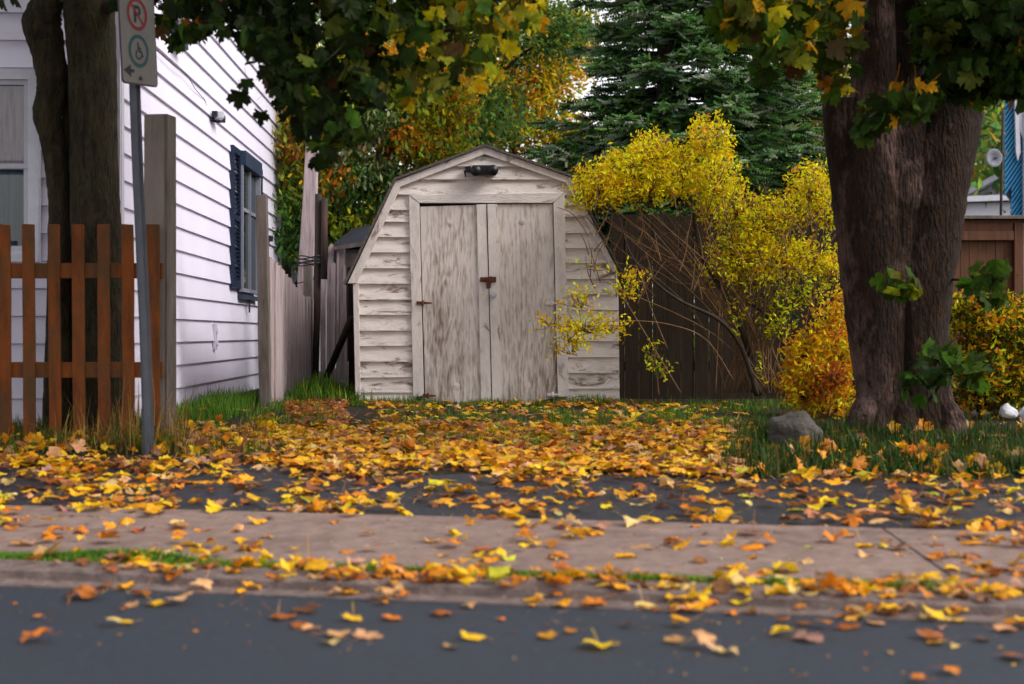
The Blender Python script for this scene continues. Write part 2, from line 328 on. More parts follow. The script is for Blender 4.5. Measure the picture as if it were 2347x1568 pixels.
def blob(u, v, ru, rv, D, rD, n, rg=rng, clump=0, per=12, shell=.3):
    c = P(u, v, D); r = (ru / F * D, rD, rv / F * D)
    if not clump: return ellipsoid(n, c, r, rg, shell)
    m = max(1, n // per); cc = ellipsoid(m, c, r, rg, shell)
    return (cc[:, None, :] + rg.normal(0, clump, (m, per, 3))).reshape(-1, 3)

# ------------------------------------------------------------------ ground
SL = -.2; S0 = 4.71; CN = math.sqrt(1 + SL * SL)
def s_of(x, y): return (y - S0 - SL * x) / CN
def xy_of(t, s):                                   # along the kerb, across it
    return (t / CN - s * SL / CN, S0 + t * SL / CN + s / CN)
_S = [-60, 0, .09, .11, .30, .38, 1.42, 2.9, 4.6, 7, 60, 400]
_Z = [-.0, .0, .008, .038, .045, .050, .10, .16, .21, .26, .26, .26]
def z_of(x, y): return float(np.interp(s_of(x, y), _S, _Z))
def gz(p): return np.interp((p[:, 1] - S0 - SL * p[:, 0]) / CN, _S, _Z)
def strip(name, ss, mat, dz, t0=-30, t1=30, nt_=2, rough=0, tf=None):
    ts = np.linspace(t0, t1, nt_); m = MB(); vs = []
    for s in ss:
        for t in ts:
            s2 = s + (tf(t) if tf and s == max(ss) else 0)
            x, y = xy_of(t, s2); vs.append((x, y, float(np.interp(s, _S, _Z)) + dz - (.05 if name == 'ground' and s < 1.43 else 0) + random.uniform(-rough, rough)))
    n = len(ts); fs = [(i * n + j, i * n + j + 1, (i + 1) * n + j + 1, (i + 1) * n + j) for i in range(len(ss) - 1) for j in range(n - 1)]
    m.add(vs, fs, True); return m.build(name, mat)
g = strip('ground', [-120, -60, -.3, .09, .11, .30, .38, 1.42, 2.9, 4.6, 7, 60, 400], M['soil'], -.012, -300, 300, 40); tag(g, kind='structure')
g = strip('road', [-12, -6, -3, 0], M['asphalt'], 0, -60, 60, 30); tag(g, kind='structure')
random.seed(4)
g = strip('driveway', [1.425, 1.9, 2.4, 2.9], M['apron'], -.006, -12, 12, 140, .003, tf=lambda t: .22 * math.sin(t * 2.3) + .12 * math.sin(t * 7.1)); tag(g, kind='structure')
# sidewalk slabs, with joints as real gaps over a filler strip
m = MB(); edges = [-9.9, -8.1, -6.3, -4.5, -2.4, 1.48, 3.3, 5.1, 6.9]
for a, b in zip(edges, edges[1:]):
    a2, b2 = a + .004, b - .004
    for z0 in (0,):
        q = [xy_of(a2, .39), xy_of(b2, .39), xy_of(b2 - .21, 1.42), xy_of(a2 - .21, 1.42)]
        tz = [.052, .052, .103, .103]
        vs = [(x, y, z + random.uniform(-.002, .002)) for (x, y), z in zip(q, tz)] + [(x, y, z - .08) for (x, y), z in zip(q, tz)]
        m.add(vs, [(0, 1, 2, 3), (0, 4, 5, 1), (1, 5, 6, 2), (2, 6, 7, 3), (3, 7, 4, 0)])
g = m.build('sidewalk', M['concrete'], bevel=.006); tag(g, kind='structure')
# kerb : lip, low face, top with worn edge
m = MB(); ts = np.linspace(-12, 8, 260); prof = [(0, -.03), (0, .006), (.085, .010), (.10, .003), (.103, .036), (.118, .043), (.29, .046), (.30, .02)]
vs = []
for i, t in enumerate(ts):
    w = .006 * math.sin(t * 3) + random.uniform(-.004, .004)
    for j, (s, z) in enumerate(prof):
        x, y = xy_of(t, s + (w if 1 <= j <= 5 else 0)); vs.append((x, y, z + (random.uniform(-.003, .003) if j in (3, 4, 5) else 0)))
k = len(prof); m.add(vs, [(i * k + j, (i + 1) * k + j, (i + 1) * k + j + 1, i * k + j + 1) for i in range(len(ts) - 1) for j in range(k - 1)])
g = m.build('kerb', M['kerb']); tag(g, kind='structure')

# ------------------------------------------------------------------ white house on the left
HD = 10.35; hx = (270 - CX) / F * HD; HYAW = math.atan(90 / F)
house = empty('white_house', (hx, HD, .24), HYAW, 'white clapboard house with blue shuttered side window at the left of the photo', 'house')
WB = -.05; WT = 4.5; WL = 8.4; EXP = .2
def lap_wall(m, p0, p1, out, z0, z1, exp, depth=.014, shade=None):
    p0 = Vector(p0); p1 = Vector(p1); out = Vector(out); z = z0
    while z < z1 - .01:
        zt = min(z + exp, z1)
        a, b = p0 + out * depth, p1 + out * depth
        q = [(a.x, a.y, z), (b.x, b.y, z), (p1.x, p1.y, zt), (p0.x, p0.y, zt), (p0.x, p0.y, z), (p1.x, p1.y, z)]
        m.add(q, [(0, 1, 2, 3), (4, 5, 1, 0)]); z = zt
m = MB()
lap_wall(m, (0, 0, 0), (0, WL, 0), (1, 0, 0), WB + .04, WT, EXP, .024)
lap_wall(m, (-7, 0, 0), (-.0, 0, 0), (0, -1, 0), WB + .04, WT, EXP, .022)
m.add([(-7, 0, -.1), (0, 0, -.1), (0, 0, WT), (-7, 0, WT), (0, WL, -.1), (0, WL, WT), (-7, WL, -.1), (-7, WL, WT)], [(1, 4, 5, 2), (4, 6, 7, 5), (6, 0, 3, 7)])
m.build('wall', M['vinyl'], house)
m = MB(); m.box((.01, WL + .03, WT / 2), (.10, .07, WT)); m.build('corner_trim', M['vinyl_dirty'], house); m = MB(); m.box((-.02, -.012, WT / 2), (.09, .05, WT)); m.box((.010, .03, WT / 2), (.04, .08, WT)); m.build('corner_trim', M['vinyl_dirty'], house)
m = MB(); m.box((-.03, WL / 2, -.04), (.05, WL, .17)); m.box((-3.5, -.0, -.04), (7, .04, .17)); m.build('skirt_board', M['vinyl_dirty'], house)
m = MB(); m.add([(.35, -.4, WT - .02), (.35, WL + .3, WT - .02), (-3.5, WL + .3, WT + 1.8), (-3.5, -.4, WT + 1.8), (-7.3, -.4, WT - .02), (-7.3, WL + .3, WT - .02),
       (.35, -.4, WT - .12), (.35, WL + .3, WT - .12), (-7.3, -.4, WT - .12), (-7.3, WL + .3, WT - .12)],
      [(0, 1, 2, 3), (3, 2, 5, 4), (0, 6, 7, 1), (6, 8, 9, 7), (4, 8, 6, 0, 3), (1, 7, 9, 5, 2)]); m.build('roof', M['shingle'], house)
def front(u, v): # picture reading on the front wall -> house local x,z
    p = P(u, v, HD); return p.x - hx, p.z - .24
def side_y(u):   # picture column on the side wall -> distance along it
    k = (u - CX) / F; return (k * HD - hx) / (-math.sin(HYAW) - k * math.cos(HYAW)) if True else 0
def side(u, v):
    t = side_y(u); D = HD + t * math.cos(HYAW); return t, EYE + (HY - v) / F * D - .24
# front window (mostly beyond the left edge)
x1, zt = front(100, 165); _, zb = front(100, 602); x0 = x1 - 1.05; zm = front(70, 390)[1]
w = MB()
def fr(m, a, b, c, d, y, th, dp): # frame ring
    y = y - .04
    m.box(((a + b) / 2, y, d - th / 2), (b - a, dp, th)); m.box(((a + b) / 2, y, c + th / 2), (b - a, dp, th))
    m.box((a + th / 2, y, (c + d) / 2), (th, dp, d - c - 2 * th)); m.box((b - th / 2, y, (c + d) / 2), (th, dp, d - c - 2 * th))
fr(w, x0, x1, zb, zt, -.035, .075, .06); wf = w.build('window', M['whiteframe'], house)
w = MB(); fr(w, x0 + .076, x1 - .076, zm - .0, zt - .076, -.030, .035, .03); fr(w, x0 + .076, x1 - .076, zb + .076, zm + .035, -.018, .04, .03); w.build('sash', M['frame'], wf)
w = MB(); w.box(((x0 + x1) / 2, -.060, (zm + zt) / 2), (.86, .004, zt - zm - .12)); w.box(((x0 + x1) / 2, -.048, (zm + zb) / 2), (.86, .004, zm - zb - .08)); w.build('pane', M['clearpane'], wf)
def wavy_sheet(m, x0, x1, z0, z1, y, amp, n=60):
    vs = []; 
    for i in range(n + 1):
        x = x0 + (x1 - x0) * i / n; yy = y + amp * math.sin(i * 1.3) + random.uniform(-amp, amp) * .2
        vs += [(x, yy, z0), (x, yy, z1)]
    m.add(vs, [(2 * i, 2 * i + 2, 2 * i + 3, 2 * i + 1) for i in range(n)], True)
w = MB(); wavy_sheet(w, x0 + .1, x1 - .1, zm + .0, zt - .1, -.048, .004); w.build('lace_curtain', M['curtain'], wf)
w = MB(); wavy_sheet(w, x0 + .1, x1 - .1, zb + .06, zm, -.034, .003); w.build('wavy_sheet', M['blue_reflection'], wf)  # dark blue sheet painting a reflection in the lower sash
w = MB(); w.box(((x0 + x1) / 2, -.045, zb - .02), (x1 - x0 + .1, .09, .04)); w.build('sill', M['whiteframe'], wf)
# side window, local frame: along the wall = y, out of the wall = +x
def sbox(m, y0, y1, z0, z1, xa, xb): m.box(((xa + xb) / 2, (y0 + y1) / 2, (z0 + z1) / 2), (xb - xa, y1 - y0, z1 - z0))
ya = side(541, 0)[0]; yb = side(580, 0)[0]; ztop = side(541, 345)[1]; zbot = side(560, 672)[1]; zmid = side(560, 487)[1] + .0
ym = (ya + yb) / 2
w = MB(); sbox(w, ya, yb, ztop - .16, ztop, 0.036, 0.108); sw = w.build('window', M['slate'], house)
w = MB(); th = .04
sbox(w, ya, ya + th, zbot, ztop - .16, 0.030, 0.078); sbox(w, yb - th * 1.6, yb, zbot, ztop - .16, 0.030, 0.093); sbox(w, ya + th, yb - th * 1.6, zbot, zbot + th, 0.030, 0.078)
sbox(w, ym - .025, ym + .02, zbot + th, ztop - .16, 0.032, 0.068); sbox(w, ya + th, ym - .04, zmid - .02, zmid + .02, 0.032, 0.063); sbox(w, ym + .03, yb - th * 1.6, zmid - .02, zmid + .02, 0.032, 0.063)
w.build('frame', M['sashgrey'], sw)
w = MB(); sbox(w, ya + th, yb - th, zbot + th, ztop - .16, 0.035, 0.040); w.build('pane', M['pane'], sw)
w = MB(); sbox(w, ya - .02, yb + .03, zbot - .075, zbot - .03, 0.030, 0.078); sbox(w, ym + .02, ym + .05, zbot - .22, zbot - .03, 0.038, 0.053); w.build('sill', M['slate'], sw)
for (u0, u1) in ((524, 541), (583, 592)):
    y0, y1 = side(u0, 0)[0], side(u1, 0)[0]; zt2 = ztop - (.0 if u0 < 560 else .03); zb2 = zbot + .03
    w = MB(); sbox(w, y0, y0 + .05, zb2, zt2, .016, .055); sbox(w, y1 - .05, y1, zb2, zt2, .016, .055)
    for za, zb_ in ((zb2, zb2 + .09), (zt2 - .07, zt2), ((zb2 + zt2) / 2 - .03, (zb2 + zt2) / 2 + .03)): sbox(w, y0 + .05, y1 - .05, za, zb_, .016, .053)
    sh = w.build('shutter', M['navy'], house)
    w = MB(); z = zb2 + .11
    while z < zt2 - .08:
        w.box((.034, (y0 + y1) / 2, z), (.03, y1 - y0 - .1, .008), Matrix.Rotation(R(35), 3, 'Y')); z += .042
    w.build('louvre', M['navy'], sh)
# floodlight, cable, meter bits on the side wall
t, z = side(483, 265)
w = MB(); w.box((.08, t, z), (.09, .15, .075), Matrix.Rotation(.3, 3, 'Z')); fl = w.build('floodlight', M['frame'], house, .01)
w = MB(); w.box((.08, t + .14, z - .01), (.07, .09, .075)); w.build('lamp_head', M['black'], fl, .01); w = MB(); w.box((.06, t - .11, z + .0), (.05, .06, .05)); w.tube([(.05, t - .1, z - .01), (.02, t - .02, z - .06)], .012, 6); w.tube([(0, t, z - .05), (.05, t, z - .055), (.06, t + .1, z - .05)], .012, 8); w.build('bracket', M['black'], fl)
t2, z2 = side(392, 100)
w = MB(); w.box((.07, t2, z2), (.10, .30, .06)); w.box((.09, t2 + .12, z2 + .10), (.07, .07, .16)); w.box((.05, t2 - .10, z2 + .09), (.06, .05, .14)); w.build('cable_bracket', M['slate'], house, .008)
ps = [side(u, v) for u, v in ((350, 115), (385, 150), (415, 170), (440, 205), (465, 228), (478, 262))]
w = MB(); w.tube([(.03 + .02 * math.sin(i), a, b) for i, (a, b) in enumerate(ps)], .0035, 5); w.build('cable', M['black'], house)
t, z = side(487, 772); w = MB()
w.box((.025, t, z), (.03, .09, .26)); w.box((.04, t - .01, z + .06), (.03, .05, .05)); w.box((.04, t + .01, z - .06), (.03, .05, .06)); w.build('vent', M['vinyl_dirty'], house, .006)
t, z = side(612, 547); w = MB(); w.box((.04, t, z), (.06, .14, .07)); w.build('tap', M['black'], house, .01)

# ------------------------------------------------------------------ shed
SD = 13.04
shed = empty('garden_shed', (0, SD, .24), 0, 'weathered white barn-roofed shed with peeling paint and double plywood doors', 'shed')
def S(cx, cy):
    u, v = crop4(cx, cy); p = P(u, v, SD); return (p.x, p.z - .24)
def poly(m, pts, y0, y1): m.prism([S(*p) for p in pts], y0, y1)
# body (behind the boards)
m = MB(); poly(m, [(150, 1385), (1555, 1395), (1552, 700), (1300, 225), (845, 62), (372, 240), (135, 765)], .02, 3.0); m.build('body', M['grey'], shed)
# clapboards : each with a sloping face; cut by a function giving left and right limits
def edge_l(cy): return np.interp(cy, [62, 240, 765, 1400], [845, 372, 150, 165])
def edge_r(cy): return np.interp(cy, [62, 225, 700, 1400], [845, 1298, 1550, 1557])
m = MB()
def board(a, b, c, d, y=0.0):       # crop x left bottom,right bottom, crop y top,bottom; thick at the lower edge
    (xl0, z0), (xr0, _) = S(a[0], d), S(b[0], d); (xl1, z1), (xr1, _) = S(a[1], c), S(b[1], c)
    w_ = random.uniform(-.004, .004); w2 = random.uniform(-.004, .004); o1 = random.uniform(0, .004)
    z0 -= .004
    m.add([(xl0, y - .031 - o1, z0 + w_), (xr0, y - .031 + o1, z0 + w2), (xr1, y + .0, z1), (xl1, y + .0, z1), (xl0, y + .02, z0 + w_), (xr0, y + .02, z0 + w2), (xr1, y + .02, z1), (xl1, y + .02, z1)],
          [(0, 1, 2, 3), (4, 5, 1, 0), (4, 0, 3, 7), (1, 5, 6, 2)])
ys = [298, 378, 440, 522, 603, 688, 770, 852, 933, 1018, 1100, 1183, 1267, 1347, 1392]
for c, d in zip(ys, ys[1:]):
    dl = lambda y: 440 + (y - 300) * .018
    board((edge_l(d), edge_l(c)), (dl(d) + 12, dl(c) + 12), c, d)
ysr = [290, 350, 415, 498, 580, 660, 743, 827, 908, 990, 1075, 1160, 1243, 1325, 1400]
for c, d in zip(ysr, ysr[1:]):
    dr = lambda y: 1262 + (y - 300) * .018
    board((dr(d) - 12, dr(c) - 12), (edge_r(d), edge_r(c)), c, d)
for c, d in ((62, 145), (145, 215), (215, 296)): board((edge_l(d), edge_l(c)), (edge_r(d), edge_r(c)), c, d)
m.build('clapboard', M['clap'], shed)
# trim
m = MB(); poly(m, [(840, 45), (365, 228), (378, 262), (840, 84)], -.05, -.02); poly(m, [(840, 45), (840, 84), (1282, 240), (1296, 208)], -.05, -.02)
poly(m, [(365, 228), (112, 770), (160, 770), (392, 258)], -.052, -.018); poly(m, [(1296, 208), (1272, 238), (1520, 712), (1545, 700)], -.052, -.018)
m.build('rake_board', M['shedtrim'], shed, .003)
m = MB(); poly(m, [(140, 772), (152, 1365), (180, 1365), (170, 772)], -.035, .0); m.build('corner_board', M['shedtrim'], shed, .003)
m = MB(); poly(m, [(150, 1385), (152, 1410), (1555, 1410), (1555, 1385)], .01, .10); m.build('sill_beam', M['brownfence'], shed)
# roof slabs
def slab(m, a, b, th):
    (xa, za), (xb, zb) = S(*a), S(*b); d = Vector((xb - xa, 0, zb - za)).normalized(); n_ = Vector((-d.z, 0, d.x)); n_ = n_ if n_.z > 0 else -n_
    m.prism([(xa, za), (xb, zb), (xb + n_.x * th, zb + n_.z * th), (xa + n_.x * th, za + n_.z * th)], -.075, 3.1)
m = MB(); slab(m, (842, 44), (358, 226), .022); slab(m, (840, 44), (1300, 206), .022); slab(m, (365, 226), (100, 778), .02); slab(m, (1295, 206), (1556, 706), .02)
m.build('roof', M['shingle'], shed)
# door frame
m = MB()
poly(m, [(437, 303), (460, 1372), (516, 1368), (492, 345)], -.045, -.002)
m.build('door_frame', M['shedtrim'], shed, .003); m = MB()
poly(m, [(1204, 345), (1228, 1372), (1286, 1372), (1262, 290)], -.045, -.002)
fo = m.build('door_frame', M['shedtrim'], shed, .003)
m = MB(); poly(m, [(437, 300), (492, 343), (1204, 343), (1262, 288)], -.048, -.004); m.build('lintel', M['shedtrim_h'], shed, .003)
m = MB(); poly(m, [(485, 345), (520, 1370), (880, 1372), (852, 345)], -.004, .004); poly(m, [(848, 345), (876, 1372), (1235, 1372), (1210, 345)], -.004, .004); m.build('gap_shade_sheet', M['dark'], shed)  # black sheet behind both doors, painting their gaps as shaded
m = MB(); poly(m, [(496, 362), (524, 1408), (700, 1422), (820, 1398), (796, 352)], -.028, -.008); dl_ = m.build('door', M['ply'], shed, .003)
m = MB(); poly(m, [(796, 352), (820, 1398), (876, 1402), (848, 350)], -.047, -.010); dl2 = m.build('batten', M['shedtrim'], dl_, .003)
m = MB(); poly(m, [(906, 350), (932, 1408), (1100, 1402), (1225, 1375), (1200, 346)], -.027, -.008); dr_ = m.build('door', M['ply'], shed, .003)
m = MB(); poly(m, [(853, 350), (880, 1402), (932, 1404), (906, 350)], -.055, -.010); m.build('batten', M['shedtrim'], dr_, .003)
def dotp(m, cx, cy, r, y, dep, n=18):
    x, z = S(cx, cy); m.prism([(x + r * math.cos(2 * math.pi * i / n), z + r * math.sin(2 * math.pi * i / n)) for i in range(n)], y - dep, y)
for par, pts in ((dl_, ((662, 448), (690, 1313))), (dr_, ((1043, 438), (1068, 1310)))):
    for cx, cy in pts:
        m = MB(); dotp(m, cx, cy, .030, -.028, .005); dotp(m, cx, cy, .012, -.033, .006); m.build('washer_plate', M['shedtrim'], par)
m = MB(); poly(m, [(815, 738), (815, 762), (900, 765), (900, 735)], -.070, -.056); dotp(m, 828, 748, .018, -.056, .022); dotp(m, 874, 748, .026, -.056, .03); poly(m, [(848, 740), (850, 800), (872, 795), (880, 740)], -.080, -.072); m.build('hasp', M['rust'], dr_, .003)
m = MB(); dotp(m, 885, 830, .034, -.055, .012); dotp(m, 885, 830, .022, -.067, .028); m.build('knob', M['palestone'], dr_, .004)
for par, (a, b), mt in ((dl_, ((478, 868), (560, 880)), M['rust']), (dl_, ((512, 1360), (580, 1372)), M['rust']), (dr_, ((1165, 868), (1240, 880)), M['shedtrim_h']), (dr_, ((1172, 1354), (1240, 1364)), M['shedtrim_h'])):
    m = MB(); poly(m, [(a[0], a[1] - 4), (a[0], b[1] + 4), ((a[0] + b[0]) / 2, b[1] + 1), (b[0], b[1] - 2), (b[0], a[1] + 3), ((a[0] + b[0]) / 2, a[1] - 1)], -.056, -.046)
    xx, zz = S((a[0] * .6 + b[0] * .4), (a[1] + b[1]) / 2); m.tube([(xx, -.056, zz - .025), (xx, -.056, zz + .025)], .010, 8); m.build('hinge', mt, par)
# twin floodlight
m = MB(); x, z = S(838, 172)
m.box((x, -.075, z), (.22, .11, .085)); fl = m.build('floodlight', M['black'], shed, .012)
for dx, dz in ((-.07, -.002), (.075, .004)):
    m = MB(); m.tube([(x + dx, -.07, z + dz), (x + dx * 1.1, -.17, z + dz - .012)], [.040, .048], 16); m.build('lamp_head', M['black'], fl)
m = MB(); m.box((x - .15, -.06, z + .01), (.05, .05, .055)); m.tube([(x - .18, -.06, z), (x - .17, -.07, z - .06)], [.012, .006], 6); m.build('sensor', M['black'], fl, .008)

# ------------------------------------------------------------------ picket fence, left
PD = 9.45; pm = PD / F
fence = empty('picket_fence', (0, 0, 0), 0, 'orange brown stained picket fence with two rails in front of the forked tree', 'fence')
random.seed(3)
def pk(u0, u1, lean=0, bot=1010, top=515):
    a = P((u0 + u1) / 2, bot, PD); b = P((u0 + u1) / 2 + lean, top, PD); w_ = (u1 - u0) * pm
    m = MB(); d = (b - a); n = 6
    vs = []
    for i in range(n + 1):
        c = a + d * (i / n) + Vector((random.uniform(-.002, .002), random.uniform(-.003, .003), 0))
        for sx, sy in ((-1, 0), (1, 0), (1, 1), (-1, 1)): vs.append((c.x + sx * w_ / 2, c.y - .030 + sy * .019, c.z + (random.uniform(-.004, .004) if i == n else 0)))
    fs = [(i * 4 + k, i * 4 + (k + 1) % 4, i * 4 + 4 + (k + 1) % 4, i * 4 + 4 + k) for i in range(n) for k in range(4)] + [(0, 3, 2, 1), (n * 4, n * 4 + 1, n * 4 + 2, n * 4 + 3)]
    m.add(vs, fs); return m.build('picket', M['picket'], fence, .002)
for u0, u1, ln in ((-228, -201, -1), (-171, -144, 0), (-114, -87, -2), (-57, -30, 0), (1, 29, -3), (57, 85, -4), (116, 143, -4), (170, 198, -3), (228, 256, -3), (284, 311, -3), (338, 369, -2)): pk(u0, u1, ln)
for v0, v1 in ((603, 638), (830, 866)):
    a = P(-300, v0, PD); b = P(372, v1, PD); m = MB(); m.box(((a.x + b.x) / 2, PD + .015, (a.z + b.z) / 2), (b.x - a.x, .045, a.z - b.z)); m.build('rail', M['picket'], fence, .004)
# big square post beside it
p = P(364, 1008, PD + .13); q = P(364, 265, PD + .13)
post = empty('wooden_post', (p.x, p.y, p.z), R(-9), 'tall pale square timber post at the right end of the picket fence', 'post')
m = MB(); m.box((0, 0, (q.z - p.z) / 2), (.15, .15, q.z - p.z), jit=.003); m.build('shaft', M['postpale'], post, .006)
m = MB(); m.box((.084, -.0, (q.z - p.z) / 2 - .0), (.016, .155, q.z - p.z - .004), jit=.002); m.build('dark_face', M['postwood'], post, .003)  # added dark layer: the post's right face darkened by colour
# ------------------------------------------------------------------ second post and grey plank fence
p = P(609, 938, 12.3); q = P(600, 448, 12.3)
post2 = empty('grey_post', (p.x, p.y, p.z), 0, 'rough grey square post at the front end of the weathered plank fence', 'post')
m = MB(); d = q - p; n = 10; vs = []
for i in range(n + 1):
    c = d * (i / n); 
    for sx, sy in ((-1, -1), (1, -1), (1, 1), (-1, 1)): vs.append((c.x + sx * .046 + random.uniform(-.003, .003), c.y + sy * .046, c.z))
m.add(vs, [(i * 4 + k, i * 4 + (k + 1) % 4, i * 4 + 4 + (k + 1) % 4, i * 4 + 4 + k) for i in range(n) for k in range(4)] + [(n * 4, n * 4 + 1, n * 4 + 2, n * 4 + 3)]); m.build('shaft', M['postwood'], post2, .003)
pf = empty('plank_fence', (0, 0, 0), 0, 'grey weathered vertical plank fence running back beside the white house', 'fence')
m = MB(); A = P(618, 930, 12.35); B = P(722, 895, 16.0); n = 26
for i in range(n):
    t0, t1 = i / n, (i + .93) / n
    a = A.lerp(B, t0); b = A.lerp(B, t1); off = random.uniform(0, .02)
    top = EYE + np.interp(t0, [0, .3, .6, 1], [.67, .56, .42, .36]) + random.uniform(-.02, .02)
    dirv = (B - A).normalized(); nv = Vector((dirv.y, -dirv.x, 0)) * .02
    vs = []
    for z in (.2, top):
        for pt in (a + nv * (off * 40), b + nv * (off * 40), b - nv, a - nv): vs.append((pt.x, pt.y, z))
    m.add(vs, [(0, 1, 5, 4), (1, 2, 6, 5), (2, 3, 7, 6), (3, 0, 4, 7), (4, 5, 6, 7)])
m.build('boards', M['grey'], pf)
m = MB(); a = P(706, 700, 15.6); m.box((a.x, a.y, .95), (.09, .09, 1.5)); a = P(716, 850, 15.6); m.build('support', M['postwood'], pf)
# rusty pipe post
pipe = empty('rusty_pipe', tuple(P(722, 903, 15.0)), 0, 'dark rusty iron pipe post standing at the corner of the plank fences', 'post')
o0 = P(722, 903, 15.0)
def loc(u, v, D, o=o0): return P(u, v, D) - o
m = MB(); m.tube([loc(722, 905, 15.0), loc(727, 700, 15.0), loc(730, 445, 15.0)], .036, 12); m.build('pipe', M['rustdark'], pipe)
m = MB(); m.tube([loc(743, 640, 14.95), loc(744, 455, 14.95)], .034, 12); m.tube([loc(724, 600, 15.0), loc(745, 598, 14.95)], .02, 8); m.build('sleeve', M['rustdark'], pipe)
m = MB(); 
for v in (590, 598, 606): m.tube([loc(712 + 30 * math.cos(a), v + 4 * math.sin(a * 2), 15.0 + .10 * math.sin(a)) for a in np.linspace(0, 6.28, 14)], .007, 5)
m.build('wire_wrap', M['black'], pipe)
# tall leaning wooden pole
o1 = P(697, 900, 15.9); pole = empty('wooden_pole', tuple(o1), 0, 'tall leaning bare grey timber pole rising behind the plank fence', 'pole')
m = MB(); m.box((0, 0, 0), (.01, .01, .01)); m = MB()
pts = [loc(697, 905, 15.9, o1), loc(700, 640, 15.9, o1), loc(710, 470, 15.9, o1), loc(716, 330, 15.9, o1), loc(718, 270, 15.9, o1)]
vs = []; ws = [17, 17, 16, 14, 10]
for pt, w_ in zip(pts, ws):
    w_ = w_ / F * 15.9
    for sx, sy in ((-1, -1), (1, -1), (1, 1), (-1, 1)): vs.append((pt.x + sx * w_, pt.y + sy * .05, pt.z))
m.add(vs, [(i * 4 + k, i * 4 + (k + 1) % 4, i * 4 + 4 + (k + 1) % 4, i * 4 + 4 + k) for i in range(4) for k in range(4)] + [(16, 17, 18, 19)]); m.build('shaft', M['grey'], pole, .006)
m = MB(); m.tube([loc(712, 275, 15.9, o1), loc(720, 258, 15.85, o1), loc(727, 270, 15.85, o1), loc(727, 330, 15.85, o1)], [.05, .045, .03, .02], 8); m.build('bracket', M['galv'], pole)
m = MB()
for v in (604, 648):
    m = MB(); m.tube([loc(681, v + 2, 15.82, o1), loc(700, v - 3, 15.80, o1), loc(722, v - 10, 15.83, o1)], .006, 5); m.build('binding_wire', M['black'], pole)
# grey boards between pipe and shed
BD = 15.2; o2 = P(775, 890, BD); bf = empty('board_panel', tuple(o2), 0, 'grey split boards standing upright between the rusty pipe and the shed', 'fence')
m = MB()
for (a, b, t, bt) in ((734, 746, 560, 880), (747, 757, 600, 885), (758, 768, 605, 888), (750, 762, 562, 640), (770, 776, 568, 880), (777, 789, 570, 870), (789, 796, 610, 870)):
    p0, p1 = loc(a, t, BD, o2), loc(b, bt, BD, o2); y = random.uniform(-.02, .02); j = random.uniform(-.02, .02)
    m.prism([(p0.x, p1.z), (p1.x, p1.z), (p1.x + j, p0.z), ((p0.x + p1.x) / 2 + j, p0.z + .02), (p0.x + j, p0.z - .02)], y, y + .02)
m.build('boards', M['grey'], bf)
m = MB(); a, b = loc(765, 568, BD, o2), loc(835, 558, BD, o2); m.prism([(a.x, a.z - .03), (b.x, b.z - .03), (b.x, b.z + .015), (a.x, a.z + .015)], -.05, .0); a, b = loc(790, 612, BD, o2), loc(830, 580, BD, o2); m.prism([(a.x, a.z), (b.x, a.z), (b.x, b.z), (a.x, b.z)], .03, .05); m.build('rail', M['postwood'], bf)
m = MB(); m.tube([loc(748, 865, BD - .5, o2), loc(806, 728, BD - .8, o2)], .035, 4); m.build('brace', M['brownfence'], bf)
m = MB(); a, b = loc(796, 900, BD, o2), loc(840, 612, BD, o2); m.prism([(a.x, a.z), (b.x, a.z), (b.x, b.z), (a.x, b.z)], .12, .14); m.build('gap_shade_panel', M['brownfence'], bf)  # dark sheet standing in for the shade of the gap beside the shed
m = MB(); a, b = loc(782, 737, BD, o2), loc(830, 728, BD, o2); m.box(((a.x+b.x)/2, .06, a.z), (b.x - a.x, .05, .06)); m.build('lower_rail', M['postwood'], bf)
# dark tarp mound behind
tp = MB(); c = P(850, 568, 17); nn = 14
vs = []
for i in range(nn + 1):
    for j in range(nn + 1):
        x = -1.0 + 2 * i / nn; y = -1 + 2 * j / nn; r2 = max(0, 1 - x * x) * max(0, 1 - y * y)
        vs.append((x * .42, y * .5, .27 * r2 ** .8 + random.uniform(-.006, .006)))
fs = [(i * (nn + 1) + j, (i + 1) * (nn + 1) + j, (i + 1) * (nn + 1) + j + 1, i * (nn + 1) + j + 1) for i in range(nn) for j in range(nn)]
tp.add(vs, fs, True); tp.box((0, 0, -.7), (.8, .9, 1.3)); ob = tp.build('tarp_cover', M['tarp'], loc=c); tag(ob, 'dark tarpaulin over a heap, showing behind the left slope of the shed roof', 'tarpaulin')

# ------------------------------------------------------------------ brown fence right of the shed
FD = 13.6; bfz = empty('brown_fence', tuple(P(1660, 905, FD)), 0, 'dark brown board fence behind the yellow bush, right of the shed', 'fence'); o3 = P(1660, 905, FD)
m = MB(); u = 1400; random.seed(11)
while u < 2120:
    w_ = random.uniform(30, 36); a, b = loc(u, 915, FD, o3), loc(u + w_ - 1.5, 492 + random.uniform(-3, 3), FD, o3)
    y = random.uniform(-.006, .006); m.prism([(a.x, a.z), (b.x, a.z), (b.x, b.z), (a.x, b.z)], y, y + .022); u += w_
m.build('boards', M['brownfence'], bfz)
m = MB()
for v in (560, 840): a, b = loc(1400, v, FD, o3), loc(2120, v, FD, o3); m.box(((a.x + b.x) / 2, .05, a.z), (b.x - a.x, .05, .09))
m.build('rail', M['brownfence'], bfz)
